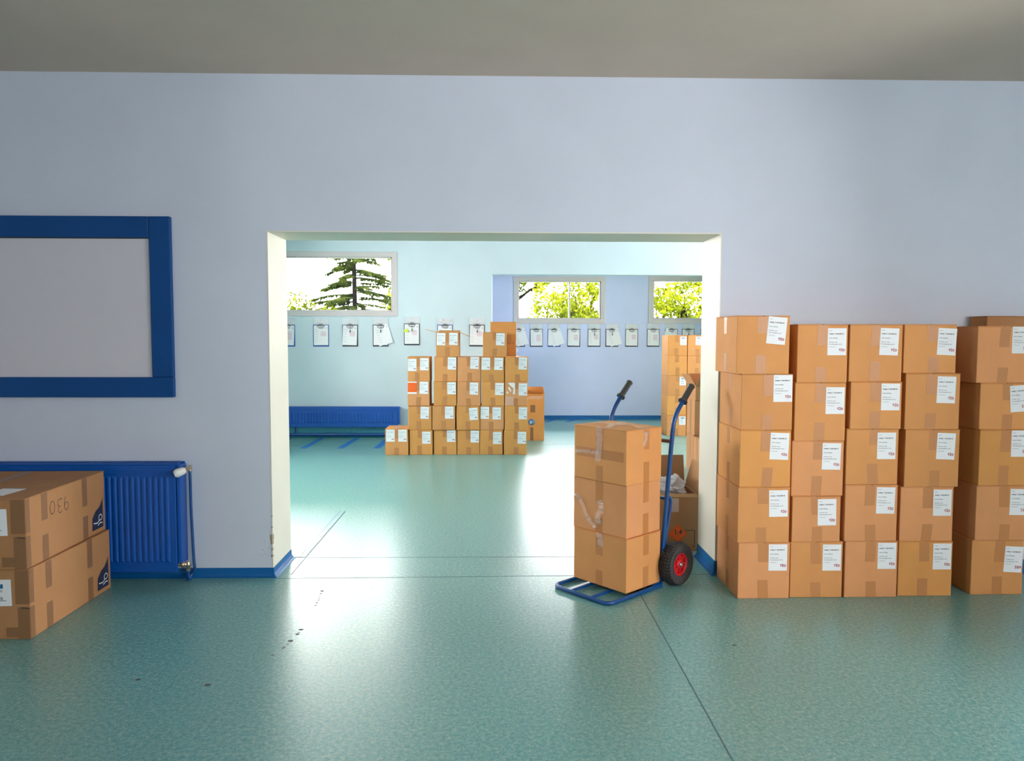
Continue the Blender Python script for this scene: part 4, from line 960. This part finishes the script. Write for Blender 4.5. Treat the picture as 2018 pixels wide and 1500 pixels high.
# ------------------------------------------------------------------ clipboards
def clipboard(label, u, v, Y, board, tilt=0., pen=False, sticky=False, sheet_tilt=0., sleeve=True, seed=0, group=None, crumpled=False, w=.225, h=.315):
    p = at_y(u, v, Y); rnd = random.Random(seed)          # u,v: middle of the board's top edge
    t = thing('clipboard', label, 'clipboard', (p.x, Y - .002, p.z - h), 0, group)
    mb = MB(); mb.bbox(-w / 2, w / 2, -.006, -.001, 0, h, .0022, 2); mb.build('board', M[board], t)
    # stack of paper, lifting at the bottom
    def sheet(off, tl, lift, drop=.0, ww=.205, hh=.285, name='paper_sheet'):
        m2 = MB(); nz = 6; vs = []; fs = []
        for j in range(nz + 1):
            s_ = j / nz; z = -hh * s_
            for i in (0, 1): vs.append(((i - .5) * ww, -off - lift * s_ * s_ * (1 + .3 * i), z))
        for j in range(nz): fs.append((2 * j, 2 * j + 2, 2 * j + 3, 2 * j + 1))
        n_ = len(vs); vs += [(x, y + .0012, z) for x, y, z in vs]; fs += [tuple(n_ + k_ for k_ in f[::-1]) for f in fs]
        for j in range(nz): fs += [(2 * j, n_ + 2 * j, n_ + 2 * j + 2, 2 * j + 2), (2 * j + 1, 2 * j + 3, n_ + 2 * j + 3, n_ + 2 * j + 1)]
        fs += [(2 * nz, n_ + 2 * nz, n_ + 2 * nz + 1, 2 * nz + 1)]
        m2.add(vs, fs); o = m2.build(name, M['paper'], t, (drop, 0, h - .010), (0, tl, 0)); return o
    s1 = sheet(.0075, R(rnd.uniform(-1, 1.5)), .012)
    top = s1
    if sheet_tilt: top = sheet(.0105, R(sheet_tilt), .014, drop=.004)
    mb = MB(); y_ = -.0125 if sheet_tilt else -.0095
    def yy(z): s_ = -z / .285; return y_ - .0165 * s_ * s_ - .0006
    if not sheet_tilt:
        for k_ in range(rnd.randint(4, 7)):
            z = -.095 - k_ * .017; mb.add([(.0, yy(z), z), (.075, yy(z), z), (.075, yy(z - .004), z - .005), (.0, yy(z - .004), z - .005)], [(0, 1, 2, 3)])
        mb.build('pencil_rows', M['pink_ink'], s1)
    mb = MB()
    for z, x0, x1 in ((-.035, -.02, .035), (-.035, .07, .09)): mb.add([(x0, yy(z), z), (x1, yy(z), z), (x1, yy(z), z - .008), (x0, yy(z), z - .008)], [(0, 1, 2, 3)])
    for k_ in range(6): z = -.06 - k_ * .035; mb.add([(-.085, yy(z), z), (-.045, yy(z), z), (-.045, yy(z), z - .0025), (-.085, yy(z), z - .0025)], [(0, 1, 2, 3)])
    mb.build('print', M['grey_ink'], top)
    # steel clip
    mb = MB(); mb.bbox(-.055, .055, -.016, -.006, h - .022, h - .004, .003); mb.tube([(-.045, -.014, h - .03), (-.03, -.018, h - .045), (.03, -.018, h - .045), (.045, -.014, h - .03)], .004, 8)
    mb.bbox(-.03, .03, -.013, -.006, h - .006, h + .012, .003); mb.build('clip', M['dark_steel'], t)
    if pen:
        mb = MB(); mb.tube([(.004, -.022, h + .01), (.004, -.024, h - .06), (.006, -.026, h - .08)], .0018, 8); mb.tube([(.006, -.028, h - .075), (.004, -.03, h - .115)], .0065, 8); mb.build('pen', M['navy_ink'], t)
    if sticky:
        mb = MB(); mb.box(-.108, -.05, -.024, -.0232, h - .125, h - .085); mb.build('sticky_note', M['sticky'], t)
    if sleeve:
        mb = MB(); mb.box(-.10, .10, -.002, 0, h + .006, h + .088); tg = mb.build('name_tag', M['tag_paper'], t)
        mb = MB(); x = -.06
        P = [(x + i * .011, h + .022 + rnd.uniform(-.005, .007)) for i in range(rnd.randint(8, 11))]
        stroke(mb, P, .004, y=-.003); mb.box(-.012, .012, -.0032, -.003, h + .062, h + .068); mb.build('scribble', M['grey_ink'], tg)
        m2 = MB(); m2.box(-.112, .112, -.0058, -.0052, h - .002, h + .094)
        if crumpled:
            for k_ in range(5):
                a_ = rnd.uniform(-.1, .06); m2.add([(a_, -.007, h + rnd.uniform(0, .04)), (a_ + .05, -.02, h + rnd.uniform(.03, .07)), (a_ + .03, -.012, h + rnd.uniform(.08, .12))], [(0, 1, 2)])
        m2.build('plastic_sleeve', M['sleeve'], t)
    return t
G1, G2 = 'clipboards on the cyan far wall', 'clipboards on the blue recess wall'
data1 = [(566, 'blue_board', 0, 0, 0, 0, 'blue clipboard half hidden by the doorway jamb, under the larger window'), (632.5, 'blue_board', 0, 0, 0, 0, 'blue clipboard under the larger window, second from the doorway jamb'), (690, 'black_board', 1, 0, 0, 0, 'black clipboard with hanging pen and straight sheet under the larger window'),
         (750, 'black_board', 1, 0, -16, 0, 'black clipboard with a sheet swung askew, at the end of the larger window'), (811.5, 'black_board', 1, 1, 0, 0, 'black clipboard with a lime sticky note on the far wall'), (877, 'blue_board', 0, 0, 0, 1, 'blue clipboard with a crumpled sleeve above the open box flaps'), (940, 'black_board', 1, 0, 0, 0, 'black clipboard between the open box and the closed top box')]
for i, (u, b, pen, st, tl, cr_, lb) in enumerate(data1):
    clipboard(lb, u, 637.5 if i == 4 else 640, Y1, b, pen=bool(pen), sticky=bool(st), sheet_tilt=tl, seed=i, group=G1, crumpled=bool(cr_))
data2 = [(1022, 'black_board', 0, -16, 'clipboard with askew sheet half hidden behind the tall top carton'), (1057, 'black_board', 0, 0, 'black clipboard below the middle window, nearest its tall-carton end, sheet straight'), (1092, 'blue_board', 0, -17, 'blue clipboard with an askew sheet below the middle window'), (1131, 'black_board', 0, 0, 'black clipboard with straight sheet below the middle window, beside the blue one'),
         (1171, 'black_board', 1, 0, 'black clipboard with pen below the corner of the middle window'), (1206, 'black_board', 1, -15, 'clipboard with pen and askew sheet between the two recess windows'), (1245, 'black_board', 0, 0, 'clipboard with straight sheet between the two recess windows'), (1287.5, 'black_board', 0, 0, 'clipboard at the near corner of the recess window cut off by the jamb'),
         (1323, 'black_board', 0, 14, 'clipboard with sheet swung aside just above the tall far column of boxes'), (1356, 'black_board', 1, 0, 'clipboard half hidden by the gap between the two far box columns'), (1393, 'black_board', 0, 0, 'clipboard showing only a sliver beside the doorway jamb')]
for i, (u, b, pen, tl, lb) in enumerate(data2):
    clipboard(lb, u, 648.5, Y2, b, pen=bool(pen), sheet_tilt=tl, seed=20 + i, group=G2)

# ------------------------------------------------------------------ outside
mb = MB(); mb.box(-30, 30, Y1 + .6, 60, -.5, -.35)
mb.v = [v if v[0] < -100 else v for v in mb.v]
g = mb.build('ground', M['grass']); g['kind'] = 'structure'
def leaf_cloud(mb, blobs, n, size, rnd):
    tot = sum(b[3] * b[4] * b[5] for b in blobs)
    for (cx, cy, cz, rx, ry, rz) in blobs:
        for _ in range(int(n * rx * ry * rz / tot)):
            while True:
                p = Vector((rnd.uniform(-1, 1), rnd.uniform(-1, 1), rnd.uniform(-1, 1)))
                if .25 < p.length < 1: break
            if noise.noise(Vector((cx + p.x * rx, cy + p.y * ry, cz + p.z * rz)) * 2.1) < -.12: continue
            c_ = Vector((cx + p.x * rx, cy + p.y * ry, cz + p.z * rz)); s_ = size * rnd.uniform(.6, 1.3)
            a = Vector((rnd.gauss(0, 1), rnd.gauss(0, 1), rnd.gauss(0, .7))).normalized(); b = a.orthogonal().normalized(); b.rotate(Matrix.Rotation(rnd.uniform(0, 6.28), 3, a)); n_ = a.cross(b)
            mb.add([c_ - b * s_, c_ + n_ * s_ * .45, c_ + b * s_, c_ - n_ * s_ * .45], [(0, 1, 2, 3)])
def leafy_tree(name, label, x, y, trunk_h, blobs, n, size, seed, mleaf='leaf', cat='tree'):
    rnd = random.Random(seed)
    t = thing(name, label, cat, (x, y, -.35)); blobs = [(a, b, c + .35, d, e, f) for a, b, c, d, e, f in blobs]
    mb = MB(); mb.tube(smooth_path([(0, 0, 0), (.05, .02, trunk_h * .5), (-.03, .05, trunk_h)], 4), [.14 - .004 * i for i in range(9)], 10)
    for b in blobs:
        mb.tube([(0, 0, trunk_h * .6), (b[0] * .5, b[1] * .5, (trunk_h * .8 + b[2]) / 2), (b[0], b[1], b[2])], [.06, .04, .015], 7)
    mb.build('trunk', M['bark'], t)
    mb = MB(); leaf_cloud(mb, blobs, n, size, rnd); mb.build('foliage', M[mleaf], t, fix=False)
leafy_tree('broadleaf_tree', 'bright leafy tree filling most of the middle window', 2.0, 18.5, 2.6, [(0, 0, 2.5, 1.1, 1, .9), (.9, .2, 3.1, .8, .8, .8), (-.4, .2, 2.0, .8, .9, .6), (.6, -.2, 1.9, .9, .8, .5)], 9500, .06, 1)
leafy_tree('broadleaf_tree', 'darker leafy tree in the upper corner of the middle window', -.7, 20.5, 3.0, [(1.2, 0, 3.1, 1.0, .9, .6), (1.7, 0, 3.6, 1.2, 1, .7), (3.3, .4, 3.5, .9, .9, .6)], 8000, .07, 2, 'leaf_dark')
leafy_tree('broadleaf_tree', 'bright leafy tree behind the window cut off by the jamb', 4.15, 16.2, 2.4, [(0, 0, 2.35, 1.15, .8, .9), (.8, .2, 2.75, .8, .7, .7), (-.6, .1, 1.9, .7, .7, .7)], 9000, .055, 3)
leafy_tree('shrub', 'bright yellow-green shrub low in the larger window', -3.75, 13.2, 1.1, [(.1, 0, 1.68, .55, .45, .62), (.7, .1, 1.55, .5, .45, .46), (1.2, 0, 1.5, .4, .4, .42)], 6500, .035, 4, cat='shrub')
leafy_tree('broadleaf_tree', 'leafy tree at the inner edge of the larger window', -2.9, 19.2, 2.4, [(.3, 0, 2.2, .35, .6, .7), (.35, 0, 3.2, .3, .5, .5)], 2200, .06, 5)
# spruce
sp = at_y(699, 560, 16.0)
t = thing('spruce_tree', 'dark spruce with drooping branches standing outside the larger window', 'tree', (sp.x, 16.0, -.35))
rnd = random.Random(11)
mb = MB(); mb.tube([(0, 0, 0), (0, 0, 2.5), (-.02, 0, 4.2), (0, 0, 5.7)], [.075, .055, .04, .01], 8); mb.build('trunk', M['bark'], t)
br_, nd = MB(), MB()
for i in range(150):
    z = 1.5 + 3.7 * i / 150; ln = (5.3 - z) * .42 * rnd.uniform(.55, 1.0); a = rnd.uniform(0, 6.283); d_ = Vector((math.cos(a), math.sin(a) * .9, 0))
    droop = rnd.uniform(.15, .4)
    P = [Vector((0, 0, z)) + d_ * ln * s_ + Vector((0, 0, ln * (.12 * s_ - droop * s_ * s_))) for s_ in (0, .2, .4, .6, .8, 1)]
    br_.tube(P, [.012, .010, .008, .006, .005, .003], 5)
    dens = 1. if d_.x < .2 else .55
    for j in range(int(360 * ln * dens)):
        s_ = rnd.uniform(.15, 1); p = Vector((0, 0, z)) + d_ * ln * s_ + Vector((0, 0, ln * (.12 * s_ - droop * s_ * s_)))
        sd = Vector((rnd.gauss(0, .6), rnd.gauss(0, .6), -abs(rnd.gauss(.3, .5)))).normalized(); L_ = rnd.uniform(.04, .10); n_ = sd.orthogonal().normalized() * .014
        p += Vector((rnd.gauss(0, .02), rnd.gauss(0, .02), 0)); nd.add([p - n_, p + n_, p + sd * L_ + n_ * .4, p + sd * L_ - n_ * .4], [(0, 1, 2, 3)])
br_.build('branches', M['bark'], t); nd.build('needles', M['needle'], t, fix=False)
